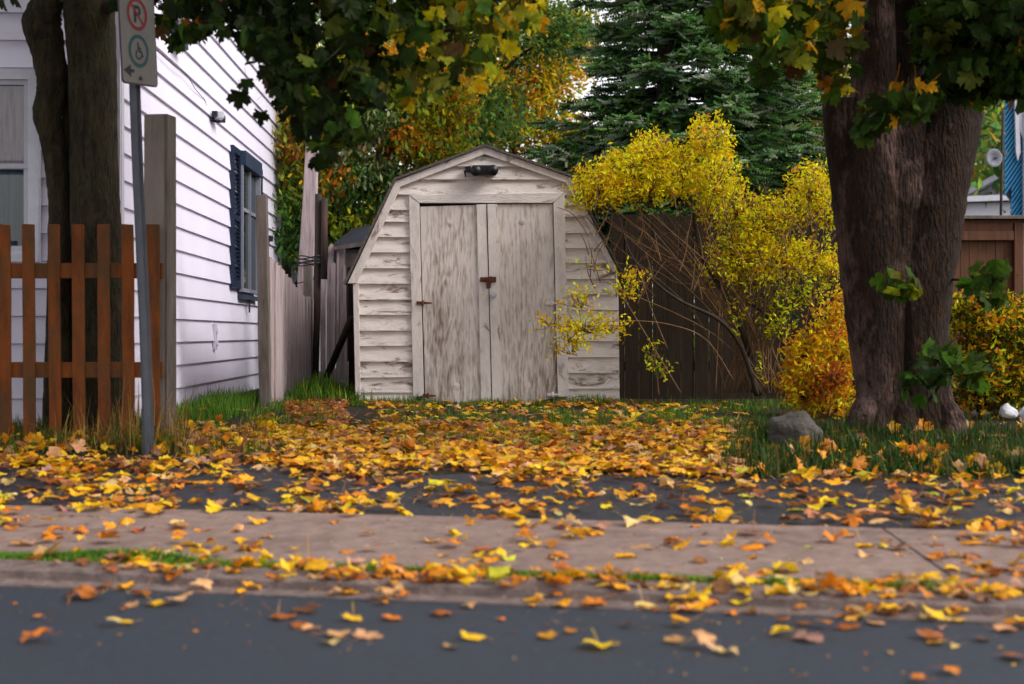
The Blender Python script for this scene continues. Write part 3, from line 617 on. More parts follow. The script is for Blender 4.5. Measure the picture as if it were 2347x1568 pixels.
# right gate
GD = 13.2; o4 = P(2270, 900, GD); gt = empty('wooden_gate', tuple(o4), 0, 'red brown wooden gate with capped top beam at the right edge', 'gate')
def gp(m, a, b, c, d, y0, y1): p0, p1 = loc(a, c, GD, o4), loc(b, d, GD, o4); m.prism([(p0.x, p1.z), (p1.x, p1.z), (p1.x, p0.z), (p0.x, p0.z)], y0, y1)
m = MB(); gp(m, 2120, 2420, 496, 504, -.12, .12); m.build('cap_rail', M['postwood'], gt, .004)
m = MB(); gp(m, 2120, 2318, 512, 530, -.05, .05); gp(m, 2120, 2418, 505, 512, -.04, .04); gp(m, 2120, 2318, 530.5, 552, -.07, .04); m.build('beam', M['gate'], gt, .004)
m = MB(); gp(m, 2320, 2342, 512, 905, -.06, .05); m.build('post', M['gate'], gt, .004)
m = MB(); u = 2122
while u < 2316: gp(m, u, u + 19, 552, 905, random.uniform(0, .005), .02); u += 20
m.build('panel', M['gate'], gt)
m = MB(); gp(m, 2344, 2372, 512, 905, -.03, .05); ob = m.build('white_post', M['lavwhite']); ob.location = o4; tag(ob, 'white painted post at the extreme right edge beside the brown gate', 'post')

# ------------------------------------------------------------------ blue house, dish, far building
o5 = P(2420, 850, 22); bh = empty('blue_house', tuple(o5), 0, 'bright blue house with slanted boards and white trim at the right edge', 'house')
def q5(m, pts, y0, y1, D=22):
    b_ = len(m.v); m.prism([(loc(u, v, D, o5).x, loc(u, v, D, o5).z) for u, v in pts], y0, y1)
    if y1 > 1: m.v = m.v[:b_] + [(x + y * .42, y, z) for x, y, z in m.v[b_:]]
m = MB(); q5(m, [(2303, 250), (2303, 445), (2318, 455), (2318, 860), (2600, 860), (2600, 20), (2330, 20)], .05, 3); m.build('wall', M['navy'], bh)
m = MB()
def clipx(u): return 2303 if u < 2303 else u
for i in range(-10, 46):            # slanting boards
    v0 = 150 + i * 13.2; a = (2303, v0); b = (2345, v0 - 62)
    if v0 - 62 > 490: break
    if v0 > 445: a = (2318, v0 - 22)
    if a[1] < 100: continue
    q5(m, [a, b, (b[0], b[1] + 8.0), (a[0], a[1] + 8.0)], .0, .045)
m.build('siding', M['blue'], bh)
m = MB(); q5(m, [(2322, 190), (2330, 190), (2336, 350), (2330, 370), (2326, 350)], -.06, -.005); q5(m, [(2333, 260), (2343, 260), (2343, 320), (2336, 302)], -.05, -.004); q5(m, [(2343, 150), (2365, 150), (2365, 860), (2343, 860)], -.08, .04); m.build('trim', M['lavwhite'], bh)
m = MB(); q5(m, [(2300, 30), (2700, -260), (2700, -230), (2300, 62)], -.4, 3.2); m.build('roof', M['greyroof'], bh)
o6 = P(2294, 860, 20); dp = empty('satellite_dish', tuple(o6), 0, 'grey satellite dish on a thin brown mast left of the blue house', 'satellite dish')
m = MB(); m.tube([loc(2291, 860, 20, o6), loc(2294, 495, 20, o6), loc(2299, 255, 20, o6)], .02, 8); m.build('mast', M['rustdark'], dp)
m = MB(); c = loc(2279, 362, 19.8, o6); vs = [(c.x, c.y + .05, c.z)]; k = 20
for r_, yy in ((.5, .035), (1, 0)):
    vs += [(c.x + .11 * r_ * math.cos(2 * math.pi * i / k), c.y + yy, c.z + .125 * r_ * math.sin(2 * math.pi * i / k)) for i in range(k)]
m.add(vs, [(0, 1 + i, 1 + (i + 1) % k) for i in range(k)] + [(1 + i, 1 + k + i, 1 + k + (i + 1) % k, 1 + (i + 1) % k) for i in range(k)], True)
dish = m.build('dish', M['greyroof'], dp); sm_ = dish.modifiers.new('s', 'SOLIDIFY'); sm_.thickness = .008
m = MB(); m.tube([loc(2281, 362, 19.8, o6), loc(2296, 356, 20, o6), loc(2310, 352, 20, o6)], .016, 6); m.box(loc(2305, 353, 20, o6), (.06, .04, .05)); m.build('arm', M['galv'], dp)
o7 = P(2260, 850, 34); fb = empty('grey_bungalow', tuple(o7), 0, 'low grey roofed building in the distance between right tree and blue house', 'building')
def q7(m, pts, y0, y1, D=34):
    b_ = len(m.v); m.prism([(loc(u, v, D, o7).x, loc(u, v, D, o7).z) for u, v in pts], y0, y1)
    if y1 > 1: m.v = m.v[:b_] + [(x + y * .35, y, z) for x, y, z in m.v[b_:]]
m = MB(); q7(m, [(2215, 440), (2215, 452), (2300, 408), (2300, 395)], -.5, 5); m.build('roof', M['greyroof'], fb)
m = MB(); q7(m, [(2222, 450), (2300, 410), (2310, 860), (2222, 860)], .2, 5); m.build('wall', M['greywall'], fb)
m = MB(); q7(m, [(2150, 462), (2320, 455), (2320, 468), (2150, 474)], -1.2, .1); q7(m, [(2150, 476), (2320, 470), (2320, 860), (2150, 860)], -1.0, .1); m.build('porch', M['lavwhite'], fb)
o8 = P(680, 880, 24); sb = empty('far_outbuilding', tuple(o8), 0, 'low pale outbuilding with dark roof edge just left of the wooden pole', 'building')
m = MB(); p0, p1 = loc(640, 590, 24, o8), loc(720, 880, 24, o8); m.prism([(p0.x, p1.z), (p1.x, p1.z), (p1.x, p0.z), (p0.x, p0.z)], 0, 3); m.build('wall', M['greyroof'], sb)
m = MB(); p0, p1 = loc(636, 578, 24, o8), loc(722, 589, 24, o8); m.prism([(p0.x, p1.z), (p1.x, p1.z), (p1.x, p0.z), (p0.x, p0.z + .01)], -.2, 3.2); m.build('roof', M['brownfence'], sb)

# ------------------------------------------------------------------ parking sign
GD2 = 8.65; o9 = P(341, 1043, GD2); sg = empty('parking_sign', tuple(o9), 0, 'leaning steel post with a no parking and wheelchair sign', 'sign')
m = MB(); a, b = Vector((0, 0, -.1)), loc(306, 60, GD2, o9); 
dd = (b - a)
vs = []
for i in range(7):
    c = a + dd * (i / 6) + Vector((.006 * math.sin(i), 0, 0))
    for x, y in ((-.034, -.0), (-.02, -.0), (-.012, -.03), (.012, -.03), (.02, 0), (.034, 0), (.034, .004), (.014, .006), (.008, -.024), (-.008, -.024), (-.014, .006), (-.034, .004)): vs.append((c.x + x, c.y + y, c.z))
m.add(vs, [(i * 12 + k, i * 12 + (k + 1) % 12, i * 12 + 12 + (k + 1) % 12, i * 12 + 12 + k) for i in range(6) for k in range(12)]); m.build('post', M['galv'], sg)
plate = empty('plate_axis', (0, 0, 0))
bpy.data.objects.remove(plate)
SR = Matrix.Rotation(R(68), 4, 'Z') @ Matrix.Rotation(R(-4.5), 4, 'Y')
pc = loc(316, 82, GD2 - .06, o9)
MATP = Matrix.Translation(pc) @ SR
def plated(m, name, mat, par, bevel=0):
    m.v = [tuple(MATP @ Vector(v)) for v in m.v]; return m.build(name, mat, par, bevel)
k = GD2 / F; wv = 67 * k; hv = 112 * k; rr = .03
def rrect(w_, h_, r, n=5):
    out = []
    for cx_, cz_, a0 in ((w_ - r, h_ - r, 0), (-w_ + r, h_ - r, 90), (-w_ + r, -h_ + r, 180), (w_ - r, -h_ + r, 270)):
        for i in range(n + 1): a = R(a0 + 90 * i / n); out.append((cx_ + r * math.cos(a), cz_ + r * math.sin(a)))
    return out
m = MB(); m.prism(rrect(wv, hv, rr), -.001, .003); plate = plated(m, 'plate', M['signedge'], sg)
m = MB(); m.prism(rrect(wv - .010, hv - .010, rr - .008), -.004, -.0015); plated(m, 'face', M['sign'], plate)
def ring(m, x, z, r0, r1, y, n=40):
    vs = [(x + r0 * math.cos(2 * math.pi * i / n), y, z + r0 * math.sin(2 * math.pi * i / n)) for i in range(n)] + [(x + r1 * math.cos(2 * math.pi * i / n), y, z + r1 * math.sin(2 * math.pi * i / n)) for i in range(n)]
    m.add(vs, [(i, (i + 1) % n, (i + 1) % n + n, i + n) for i in range(n)])
zc1 = (82 - 34) * k; zc2 = (82 - 117) * k; RO = 37 * k
def seg(m, a, b, w_, y):
    a = Vector((a[0], 0, a[1])); b = Vector((b[0], 0, b[1])); d = (b - a).normalized(); n_ = Vector((-d.z, 0, d.x)) * w_ / 2
    m.add([(q.x, y, q.z) for q in (a - n_, b - n_, b + n_, a + n_)], [(0, 1, 2, 3)])
m = MB(); x0 = -.005; s = RO
seg(m, (x0 - .22 * s, zc1 - .52 * s), (x0 - .22 * s, zc1 + .52 * s), .24 * s, -.0055)
pp = [(x0 - .14 * s, zc1 + .44 * s), (x0 + .10 * s, zc1 + .44 * s), (x0 + .26 * s, zc1 + .34 * s), (x0 + .30 * s, zc1 + .2 * s), (x0 + .24 * s, zc1 + .05 * s), (x0 + .08 * s, zc1 - .02 * s), (x0 - .14 * s, zc1 - .02 * s)]
for a, b in zip(pp, pp[1:]): seg(m, a, b, .21 * s, -.0057)
plated(m, 'letter', M['signblack'], plate)
m = MB(); ring(m, x0, zc1, RO * .78, RO, -.0062); seg(m, (x0 - .62 * RO, zc1 + .62 * RO), (x0 + .62 * RO, zc1 - .62 * RO), .15 * RO, -.0065); plated(m, 'red_ring', M['signred'], plate)
m = MB(); ring(m, x0, zc2, RO * .78, RO, -.0062); plated(m, 'green_ring', M['signgreen'], plate)
m = MB(); s = RO * .9
ring(m, x0 - .05 * s, zc2 + .52 * s, 0, .09 * s, -.0056, 14)
seg(m, (x0 - .05 * s, zc2 + .42 * s), (x0 - .0 * s, zc2 + .0 * s), .19 * s, -.0056); seg(m, (x0 - .03 * s, zc2 + .2 * s), (x0 + .25 * s, zc2 + .18 * s), .13 * s, -.0058)
seg(m, (x0, zc2), (x0 + .27 * s, zc2 - .02 * s), .16 * s, -.0060); seg(m, (x0 + .27 * s, zc2 - .0 * s), (x0 + .40 * s, zc2 - .36 * s), .15 * s, -.0062); seg(m, (x0 + .38 * s, zc2 - .36 * s), (x0 + .52 * s, zc2 - .30 * s), .12 * s, -.0064)
n = 20; cxx, czz, r1, r0 = x0 - .02 * s, zc2 - .22 * s, .36 * s, .24 * s
an = [R(125 + 225 * i / n) for i in range(n + 1)]
m.add([(cxx + r0 * math.cos(a), -.0061, czz + r0 * math.sin(a)) for a in an] + [(cxx + r1 * math.cos(a), -.0061, czz + r1 * math.sin(a)) for a in an], [(i, i + 1, i + n + 2, i + n + 1) for i in range(n)])
plated(m, 'wheelchair_symbol', M['signblack'], plate)
m = MB(); xa = -wv * .62; za = (82 - 164) * k
m.add([(xa - .05, -.0056, za), (xa + .02, -.0056, za - .038), (xa + .02, -.0056, za + .038)], [(0, 1, 2)]); seg(m, (xa + .02, za), (xa + .05, za), .02, -.0056); plated(m, 'arrow', M['signblack'], plate)
m = MB(); m.tube([(0.0, -.0115, (82 - 178) * k), (0.0, -.004, (82 - 178) * k)], .013, 10); plated(m, 'bolt', M['galv'], plate)

# ------------------------------------------------------------------ trees
def bark_tube(m, pts, rad, n=22, amp=.08, k=6, seed=0):
    rg = np.random.default_rng(seed); P_ = smooth(pts, k); r = lerpr(rad, len(P_)); ph = rg.uniform(0, 6.3, 6)
    vs = []; prev = None
    for i, p in enumerate(P_):
        t = (P_[min(i + 1, len(P_) - 1)] - P_[max(i - 1, 0)]).normalized()
        a = Vector((1, 0, 0)) if prev is None else prev; nrm = (a - t * a.dot(t)).normalized(); prev = nrm; bn = t.cross(nrm); z = p.z
        for j in range(n):
            th = 2 * math.pi * j / n
            q = 1 + amp * (.5 * math.sin(3 * th + ph[0] + z * 2.1) + .35 * math.sin(7 * th + ph[1] - z * 3.3) + .3 * math.sin(2 * th + z * 5 + ph[2]) + .3 * rg.normal())
            vs.append(p + nrm * (r[i] * q * math.cos(th)) + bn * (r[i] * q * math.sin(th)))
    M_ = len(P_); m.add(vs, [(i * n + j, i * n + (j + 1) % n, (i + 1) * n + (j + 1) % n, (i + 1) * n + j) for i in range(M_ - 1) for j in range(n)] + [tuple(range((M_ - 1) * n, M_ * n))], True)
GREEN = dict(mid2=(.05, .10, .010), dk=(.010, .018, .004), dk2=(.015, .030, .005), mid=(.032, .065, .009), olive=(.09, .105, .012), lime=(.24, .27, .015), yel=(.68, .50, .012), gold=(.55, .27, .01), orange=(.45, .15, .012),
             brown=(.07, .035, .012), rust=(.22, .07, .015), sage=(.16, .22, .10), pale=(.30, .32, .13), deep=(.03, .065, .018), pink=(.38, .22, .12))
# left maple: two stems
LD = 9.98
lt = empty('maple_tree', tuple(P(190, 1000, LD)), 0, 'dark forked maple behind the picket fence, its branches hanging over the top left', 'tree'); oL = P(190, 1000, LD)
def L(u, v, D=LD): return P(u, v, D) - oL
rad = lambda px, D=LD: px / F * D
m = MB()
bark_tube(m, [L(136, 1010), L(136, 800), L(136, 640), L(134, 480), L(128, 400), L(118, 320), L(108, 262), L(116, 215), L(118, 170), L(108, 105), L(98, 52), L(112, 0), L(112, -40), L(100, -300), L(60, -700), L(20, -1100)], [rad(x) for x in (38, 30, 26, 23, 24, 27, 32, 31, 33, 37, 42, 33, 32, 30, 22, 12)], amp=.13, seed=1)
bark_tube(m, [L(235, 1010, LD + .03), L(230, 800, LD + .03), L(228, 640, LD + .03), L(222, 520), L(216, 400), L(212, 250), L(208, 120), L(203, 0), L(205, -200), L(240, -500), L(330, -800), L(380, -1150)], [rad(x) for x in (62, 56, 55, 56, 54, 54, 54, 57, 48, 38, 28, 16)], amp=.05, seed=2)
bark_tube(m, [L(165, 1010, LD + .1), L(160, 700, LD + .12), L(157, 400, LD + .12), L(160, 150, LD + .15)], [rad(x) for x in (38, 30, 20, 10)], amp=.1, seed=5)
m.build('trunk', M['bark'], lt)
m = MB()
def limb(m, pts, r0, r1, n=8, k=5, seed=0):
    pp = smooth(pts, k); m.tube(pp, list(np.linspace(r0, r1, len(pp))), n, noise=.05)
LB = [([L(215, 30), L(420, -40, 9.4), L(640, -30, 8.6), L(860, 60, 8.0), L(1080, 70, 7.6)], .045, .006),
      ([L(215, -150), L(500, -220, 8.8), L(850, -180, 7.8), L(1180, -60, 7.2)], .05, .006),
      ([L(420, -40, 9.4), L(560, 60, 8.8), L(660, 180, 8.3), L(760, 300, 8)], .022, .004),
      ([L(130, -200), L(-150, -350, 8.5), L(-400, -350, 7.5)], .05, .01), ([L(230, -400), L(600, -620, 8.2), L(1000, -700, 7.2)], .05, .008),
      ([L(100, -500), L(-300, -800, 8.7), L(-600, -900, 7.6)], .05, .008), ([L(300, -700), L(300, -1000, 8), L(500, -1300, 7)], .05, .008), ([L(200, -300), L(300, -600, 7.5), L(200, -900, 6)], .05, .008)]
for pts, a, b in LB: limb(m, pts, a, b)
for i in range(40):
    u = random.uniform(330, 1200); v = random.uniform(-160, 150); D = random.uniform(7, 8.6)
    if v + 150 > np.interp(u, [330, 600, 700, 850, 1000, 1200], [80, 130, 300, 280, 230, 100]): continue
    limb(m, [L(u, v, D), L(u + random.uniform(-60, 60), v + random.uniform(20, 60), D), L(u + random.uniform(-80, 80), v + random.uniform(60, 130), D - .1)], .006, .002, 4, 3)
m.build('branch', M['darktwig'], lt)
from bisect import bisect
def below(u):     # lower fringe of the hanging leaves
    return np.interp(u, [255, 290, 350, 365, 420, 470, 520, 560, 590, 620, 650, 700, 740, 800, 840, 870, 900, 940, 970, 1010, 1050, 1090, 1130, 1170, 1210, 1245], [20, 20, 20, 100, 100, 95, 90, 115, 150, 210, 290, 330, 385, 360, 310, 240, 200, 260, 265, 230, 180, 170, 190, 110, 80, 20])
pos = []; cl = []; rg = np.random.default_rng(21)
def choose(n, names, w): return palette(n, names, w, rg, GREEN, .22)
N = 0
while N < 2700:
    u = rg.uniform(255, 1250); v = rg.uniform(-260, 400); D = rg.uniform(6.9, 8.7)
    if u < 400: D = rg.uniform(8.95, 9.5)
    lim = below(u)
    if v > lim + rg.normal(0, 6) - 12: continue
    fr_ = (lim - v) / max(60, lim)
    if u < 560 and v > 40 and rg.random() < .35: continue
    if 870 < u and v > 60 and rg.random() < .6: continue
    if math.sin(u / 19. + 1.3) * math.sin(v / 17. + u / 50.) > .62: continue
    if 230 < v and rg.random() < .25: continue
    p_ = P(u, v, D); pos.append(p_ - oL)
    y = np.clip((u - 800) / 300, 0, 1)
    if rg.random() < y * .75: c = choose(1, ['yel', 'lime', 'gold', 'olive', 'mid2'], [3.5, 5, .8, 5, 4])[0]
    elif rg.random() < y * .5: c = choose(1, ['olive', 'lime', 'mid'], [3, 1, 3])[0]
    else: c = choose(1, ['dk', 'dk2', 'mid', 'mid2', 'olive', 'brown', 'orange'], [3, 6, 2.5, .8, .8, .3, .15])[0]
    cl.append(c); N += 1
# the few leaves picked out along the fringe
for u, v, D, s_, c in ((605, 262, 7.2, 1, 'dk2'), (568, 190, 7.4, .8, 'dk2'), (560, 215, 7.4, .7, 'dk2'), (12, 10, 8, 1, 'mid'), (38, 6, 8, 1, 'dk2'), (-10, 20, 8, 1, 'mid'), (800, 320, 8, 1, 'dk'), (735, 372, 8, 1, 'dk'), (825, 290, 8, 1, 'dk2'),
                     (940, 232, 7.5, 1, 'yel'), (1135, 165, 7.3, 1, 'yel'), (1100, 195, 7.3, 1, 'yel'), (962, 205, 7.5, 1, 'lime'), (1232, 52, 7.1, 1, 'gold'), (1200, 20, 7.1, 1, 'yel'), (1150, 30, 7.1, 1, 'yel'), (1110, 60, 7.2, 1, 'yel'), (1180, 45, 7.1, 1, 'gold')):
    for _ in range(2 if u > 650 else 1): pos.append(P(u + rg.normal(0, 6), v + rg.normal(0, 5), D) - oL); cl.append(choose(1, [c], [1])[0])
nv = len(pos)
up = []          # the crown above the picture: shades the ground and stands in other views
for c, r, n in (((190, -700), (650, 500), 1700), ((900, -650), (500, 350), 1300), ((-250, -450), (350, 350), 900), ((150, -1200), (500, 350), 1000)):
    up.append(blob(c[0], c[1], r[0], r[1], 8.2, 1.6, n, rg, .25, 10, .2) - np.array(oL))
up = np.concatenate(up); up = up[up[:, 2] > (EYE + (HY + 60) / F * 8.6 - oL.z) * 1.0]
pos = np.concatenate([np.array([tuple(p_) for p_ in pos]), up]); cl = np.concatenate([np.array(cl), choose(len(up), ['dk2', 'mid', 'olive', 'lime', 'yel'], [5, 4, 2, 1, .6])])
cloud('crown', T_MAPLE, pos, rotmats(len(pos), 'hang', rg, .5), rg.uniform(.09, .145, len(pos)), cl, M['crown'], lt, .35, rg)
# right tree
RD = 9.7; oR = P(2080, 1000, RD); rt = empty('maple_tree', tuple(oR), 0, 'thick reddish trunked maple with sawn stub, standing on the verge at right', 'tree')
def Q(u, v, D=RD): return P(u, v, D) - oR
m = MB(); rr_ = lambda x: x / F * RD
bark_tube(m, [Q(2010, 1040), Q(2022, 970), Q(2020, 900), Q(2014, 800), Q(2008, 680), Q(2002, 560), Q(1996, 450), Q(1994, 350), Q(2003, 220), Q(2004, 100), Q(2000, 0), Q(1995, -200), Q(1960, -500), Q(1880, -900)], [rr_(x) for x in (70, 58, 58, 66, 74, 82, 88, 74, 52, 50, 50, 44, 34, 20)], n=30, amp=.05, seed=11)
bark_tube(m, [Q(2130, 1040), Q(2118, 960), Q(2110, 860), Q(2106, 760), Q(2110, 650), Q(2116, 560), Q(2124, 470), Q(2146, 380), Q(2176, 300), Q(2192, 210), Q(2180, 100), Q(2190, -50), Q(2230, -300), Q(2320, -700), Q(2380, -1000)], [rr_(x) for x in (84, 68, 62, 64, 72, 82, 88, 86, 72, 60, 52, 48, 42, 30, 16)], n=30, amp=.055, seed=12)
bark_tube(m, [Q(2075, 1040, RD + .1), Q(2072, 900, RD + .08), Q(2066, 750, RD + .08), Q(2062, 600, RD + .03), Q(2064, 450, RD - .01), Q(2070, 340, RD + .03), Q(2076, 200, RD + .14), Q(2080, 0, RD + .25), Q(2090, -400, RD + .6), Q(2050, -900, RD + .9)], [rr_(x) for x in (70, 62, 66, 72, 82, 74, 50, 40, 30, 16)], n=24, amp=.05, seed=13)
bark_tube(m, [Q(1985, 620, RD + .0), Q(1960, 500, RD + .0), Q(1940, 400, RD + .0), Q(1925, 300, RD), Q(1921, 228, RD)], [rr_(x) for x in (50, 48, 40, 36, 35)], n=22, amp=.05, seed=14)
for a_, r_, s_ in (((1970, 1000), 36, 15), ((2185, 1005), 40, 16), ((2080, 1010), 40, 17)):
    bark_tube(m, [Q(2060 + (a_[0] - 2070) * .5, 900, RD - .05), Q(a_[0] + (5 if a_[0] < 2070 else -8), 960, RD - .12), Q(a_[0], a_[1] + 30, RD - .22)], [rr_(x) for x in (30, r_ * .8, r_)], n=14, amp=.08, seed=s_)
m.build('trunk', M['bark2'], rt)
m = MB(); bark_tube(m, [Q(1921, 229.5, RD), Q(1921, 226, RD)], [rr_(34), rr_(33)], n=22, amp=.02, seed=3); m.build('sawn_end', M['postpale'], rt)
m = MB()
for pts, a, b in (([Q(1990, 0), Q(1900, -60, 8.9), Q(1800, -20, 8.3), Q(1700, 60, 8)], .035, .005), ([Q(2010, -100), Q(1970, 60, 8.6), Q(1930, 180, 8)], .02, .005), ([Q(2180, 60), Q(2260, 20, 9), Q(2380, 60, 8.3)], .04, .008),
                  ([Q(2060, 640), Q(2060, 640, 9.3), Q(2050, 655, 9.1)], .012, .004), ([Q(2170, 640), Q(2230, 640, 9.2), Q(2290, 620, 9)], .01, .004), ([Q(2120, 930, 9.4), Q(2160, 870, 9.1), Q(2170, 800, 9), Q(2200, 770, 9)], .012, .004), ([Q(2160, 870, 9.1), Q(2230, 830, 9), Q(2260, 810, 9)], .008, .003),
                  ([Q(2200, -200), Q(2450, -400, 8.6), Q(2700, -450, 8)], .05, .01), ([Q(1990, -350), Q(1700, -600, 8.6), Q(1500, -650, 7.8)], .05, .01), ([Q(2100, -500), Q(2100, -800, 8), Q(2000, -1000, 7)], .05, .01), ([Q(2150, 120), Q(2080, 200, 8.3), Q(1990, 270, 7.8)], .02, .005)):
    if a < .013: mm = MB(); limb(mm, pts, a, b); mm.build('sprout', M['darktwig'], rt)
    else: limb(m, pts, a, b)
m.build('branch', M['darktwig'], rt)
pos = []; cl = []
def put(blobs, names, w):
    for (u, v, ru, rv, D, rD, n) in blobs:
        b = blob(u, v, ru, rv, D, rD, n, rg, 0, shell=.1) - np.array(oR); pos.append(b); cl.append(choose(len(b), names, w))
put([(2230, 60, 130, 120, 8.3, .6, 330), (2300, 170, 80, 70, 8.2, .4, 120), (2350, 60, 90, 140, 8.2, .5, 160), (2150, 30, 50, 50, 8.4, .4, 12), (2195, 180, 55, 45, 8.2, .3, 50)], ['dk2', 'mid', 'mid2', 'olive', 'gold', 'rust'], [5, 5, 3, 1.6, .5, .15])
put([(2050, 245, 70, 28, 8, .3, 40), (1990, 285, 30, 25, 8, .2, 12), (2110, 225, 50, 25, 8, .2, 20)], ['dk2', 'mid', 'mid2', 'olive', 'gold'], [3, 5, 5, 1.5, .5])
put([(1730, 35, 100, 70, 8.1, .4, 62), (1870, 60, 90, 90, 8.3, .5, 84), (1800, 130, 70, 50, 8.1, .4, 26), (1925, 160, 26, 60, 8.4, .4, 20), (1690, 30, 40, 40, 8, .3, 14)], ['mid2', 'mid', 'olive', 'gold', 'yel', 'brown', 'lime'], [6, 3, 5, 1.6, 2, .8, 1])
put([(2065, 650, 55, 30, 9.1, .12, 15), (2250, 630, 60, 35, 9.1, .2, 16), (2270, 690, 40, 15, 9.0, .15, 6)], ['mid2', 'olive', 'mid'], [6, 2, 3])
put([(2165, 830, 60, 50, 8.95, .2, 24), (2100, 890, 40, 40, 9.0, .15, 10), (2230, 850, 35, 35, 9.0, .2, 10)], ['mid2', 'deep', 'mid'], [6, 3, 2])
for u, v, c in ((2045, 668, 'lime'), (2098, 668, 'lime'), (2100, 195, 'gold'), (2050, 205, 'gold'), (2125, 200, 'gold')): pos.append(np.array([P(u, v, 9.0 if v > 400 else 7.9) - oR])); cl.append(choose(1, [c], [1]))
for c, r, n in (((2300, -400), (500, 350), 1500), ((1750, -500), (400, 350), 1000), ((2050, -950), (550, 400), 1300)):
    b = blob(c[0], c[1], r[0], r[1], 8.6, 1.6, n, rg, .25, 10, .2) - np.array(oR); b = b[b[:, 2] > EYE + (HY + 50) / F * 9 - oR.z]; pos.append(b); cl.append(choose(len(b), ['dk2', 'mid', 'olive', 'lime', 'yel'], [4, 4, 2, 1, 1]))
pos = np.concatenate(pos); cl = np.concatenate(cl)
cloud('crown', T_MAPLE, pos, rotmats(len(pos), 'hang', rg, .55), rg.uniform(.11, .18, len(pos)), cl, M['crown'], rt, .35, rg)

# background trees
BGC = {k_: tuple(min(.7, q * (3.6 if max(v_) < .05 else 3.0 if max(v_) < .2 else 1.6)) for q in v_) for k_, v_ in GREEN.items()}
def bgtree(name, label, base, D, blobs, tmpl, size, names, w, clump=.15, per=14, mode='any', trunk=None, group='trees behind the back fence', mat='bgleaf', seed=0, patch=True, cat='tree'):
    rg = np.random.default_rng(seed); o = P(base, 880, D); t = empty(name, tuple(o), 0, label, cat, group)
    ps = []; cs = []
    for bl in blobs:
        u, v, ru, rv, rD, n = bl[:6]; nm, w_ = bl[6] if len(bl) > 6 else (names, w)
        m_ = max(1, n // per); cc = ellipsoid(m_, P(u, v, D), (ru / F * D, rD, rv / F * D), rg, .25)
        b = (cc[:, None, :] + rg.normal(0, clump, (m_, per, 3)) * np.array([1, 1, .7])).reshape(-1, 3)
        c = np.repeat(palette(m_, nm, w_, rg, BGC, .2), per, 0); k_ = rg.random(len(c)) < .3; c[k_] = palette(k_.sum(), nm, w_, rg, BGC, .2)
        ps.append(b - np.array(o)); cs.append(c)
    ps = np.concatenate(ps); cs = np.concatenate(cs)
    cloud('crown', tmpl, ps, rotmats(len(ps), mode, rg, .85), rg.uniform(size[0], size[1], len(ps)), cs, M[mat], t, 0, rg)
    m = MB(); h = max(b[3] for b in blobs)
    us = [b[0] for b in blobs]; top = min(b[1] for b in blobs)
    tr = [P(base, 900, D) - o, P(base + 6, 600, D) - o, P(base - 8, 350, D) - o, P(base + 4, top, D) - o]
    limb(m, tr, .11, .03)
    for b in blobs:
        st = P(base, min(b[1] + 150, 700), D) - o; e = P(b[0], b[1], D) - o
        limb(m, [st, st.lerp(e, .5) + Vector((0, rg.uniform(-.2, .2), .12)), e], .045, .012, 6)
        for _ in range(4):
            e2 = P(b[0] + rg.uniform(-1, 1) * b[2] * .8, b[1] + rg.uniform(-1, 1) * b[3] * .8, D) - o + Vector((0, rg.uniform(-.5, .5), 0)); limb(m, [e, e.lerp(e2, .5) + Vector((0, 0, .05)), e2], .016, .004, 5, 3)
    m.build('trunk', M['twig'] if trunk else M['darktwig'], t); return t
GRN, OLV, SAG, ORG, YLG, DRK = (['mid', 'deep', 'lime', 'olive'], [5, 4, 2, 3]), (['olive', 'brown', 'gold', 'rust', 'mid'], [4, 2, 3, 1.5, 2]), (['sage', 'pale', 'mid', 'pink'], [5, 2.5, 3, 1]), (['orange', 'gold', 'rust', 'olive', 'lime'], [4, 4, 1.5, 3, 1.5]), (['lime', 'yel', 'olive', 'mid', 'orange'], [4, 3, 3, 3, .8]), (['deep', 'dk2', 'mid', 'gold'], [4, 4, 3, .8])
bgtree('sumac_tree', 'sumac with drooping green, yellow and orange leaflets left of the shed peak', 880, 19,
       [(760, 190, 110, 90, .9, 2200, YLG), (690, 330, 70, 100, .8, 1900, OLV), (850, 290, 90, 60, .7, 1900, SAG), (860, 250, 100, 90, .9, 1500, GRN), (960, 330, 80, 50, .7, 1500, ORG), (990, 240, 90, 90, .8, 2200, YLG), (700, 470, 80, 80, .8, 2000, GRN), (830, 390, 90, 50, .7, 1600, SAG), (760, 420, 70, 50, .6, 1100, ORG),
        (860, 450, 110, 70, .8, 2200, DRK), (790, 530, 80, 60, .7, 1500, YLG), (940, 150, 90, 70, .8, 1700, ORG), (1010, 350, 70, 50, .6, 1300, YLG), (690, 560, 70, 50, .7, 1100, DRK), (1050, 210, 40, 80, .5, 900, ORG)],
       T_SMALL, (.07, .125), ['mid'], [1], mode='hang', trunk=True, seed=1, clump=.13, per=20)
bgtree('golden_tree', 'thin golden orange tree with sky showing through, behind the shed peak', 1180, 27,
       [(1190, 230, 90, 90, 1.2, 3200), (1120, 170, 90, 100, 1.2, 3000), (1270, 140, 70, 60, 1.2, 1500), (1300, 300, 50, 40, 1.2, 900), (1300, 90, 55, 60, 1.2, 1700), (1260, 200, 50, 50, 1.2, 900), (1180, 320, 110, 50, 1.2, 1300), (1320, 330, 80, 40, 1, 700), (1090, 300, 60, 60, 1, 900)],
       T_SMALL, (.09, .15), ['gold', 'yel', 'orange', 'olive', 'brown', 'mid'], [7, 3, 2.5, 4, 2, 1.5], clump=.22, seed=2)
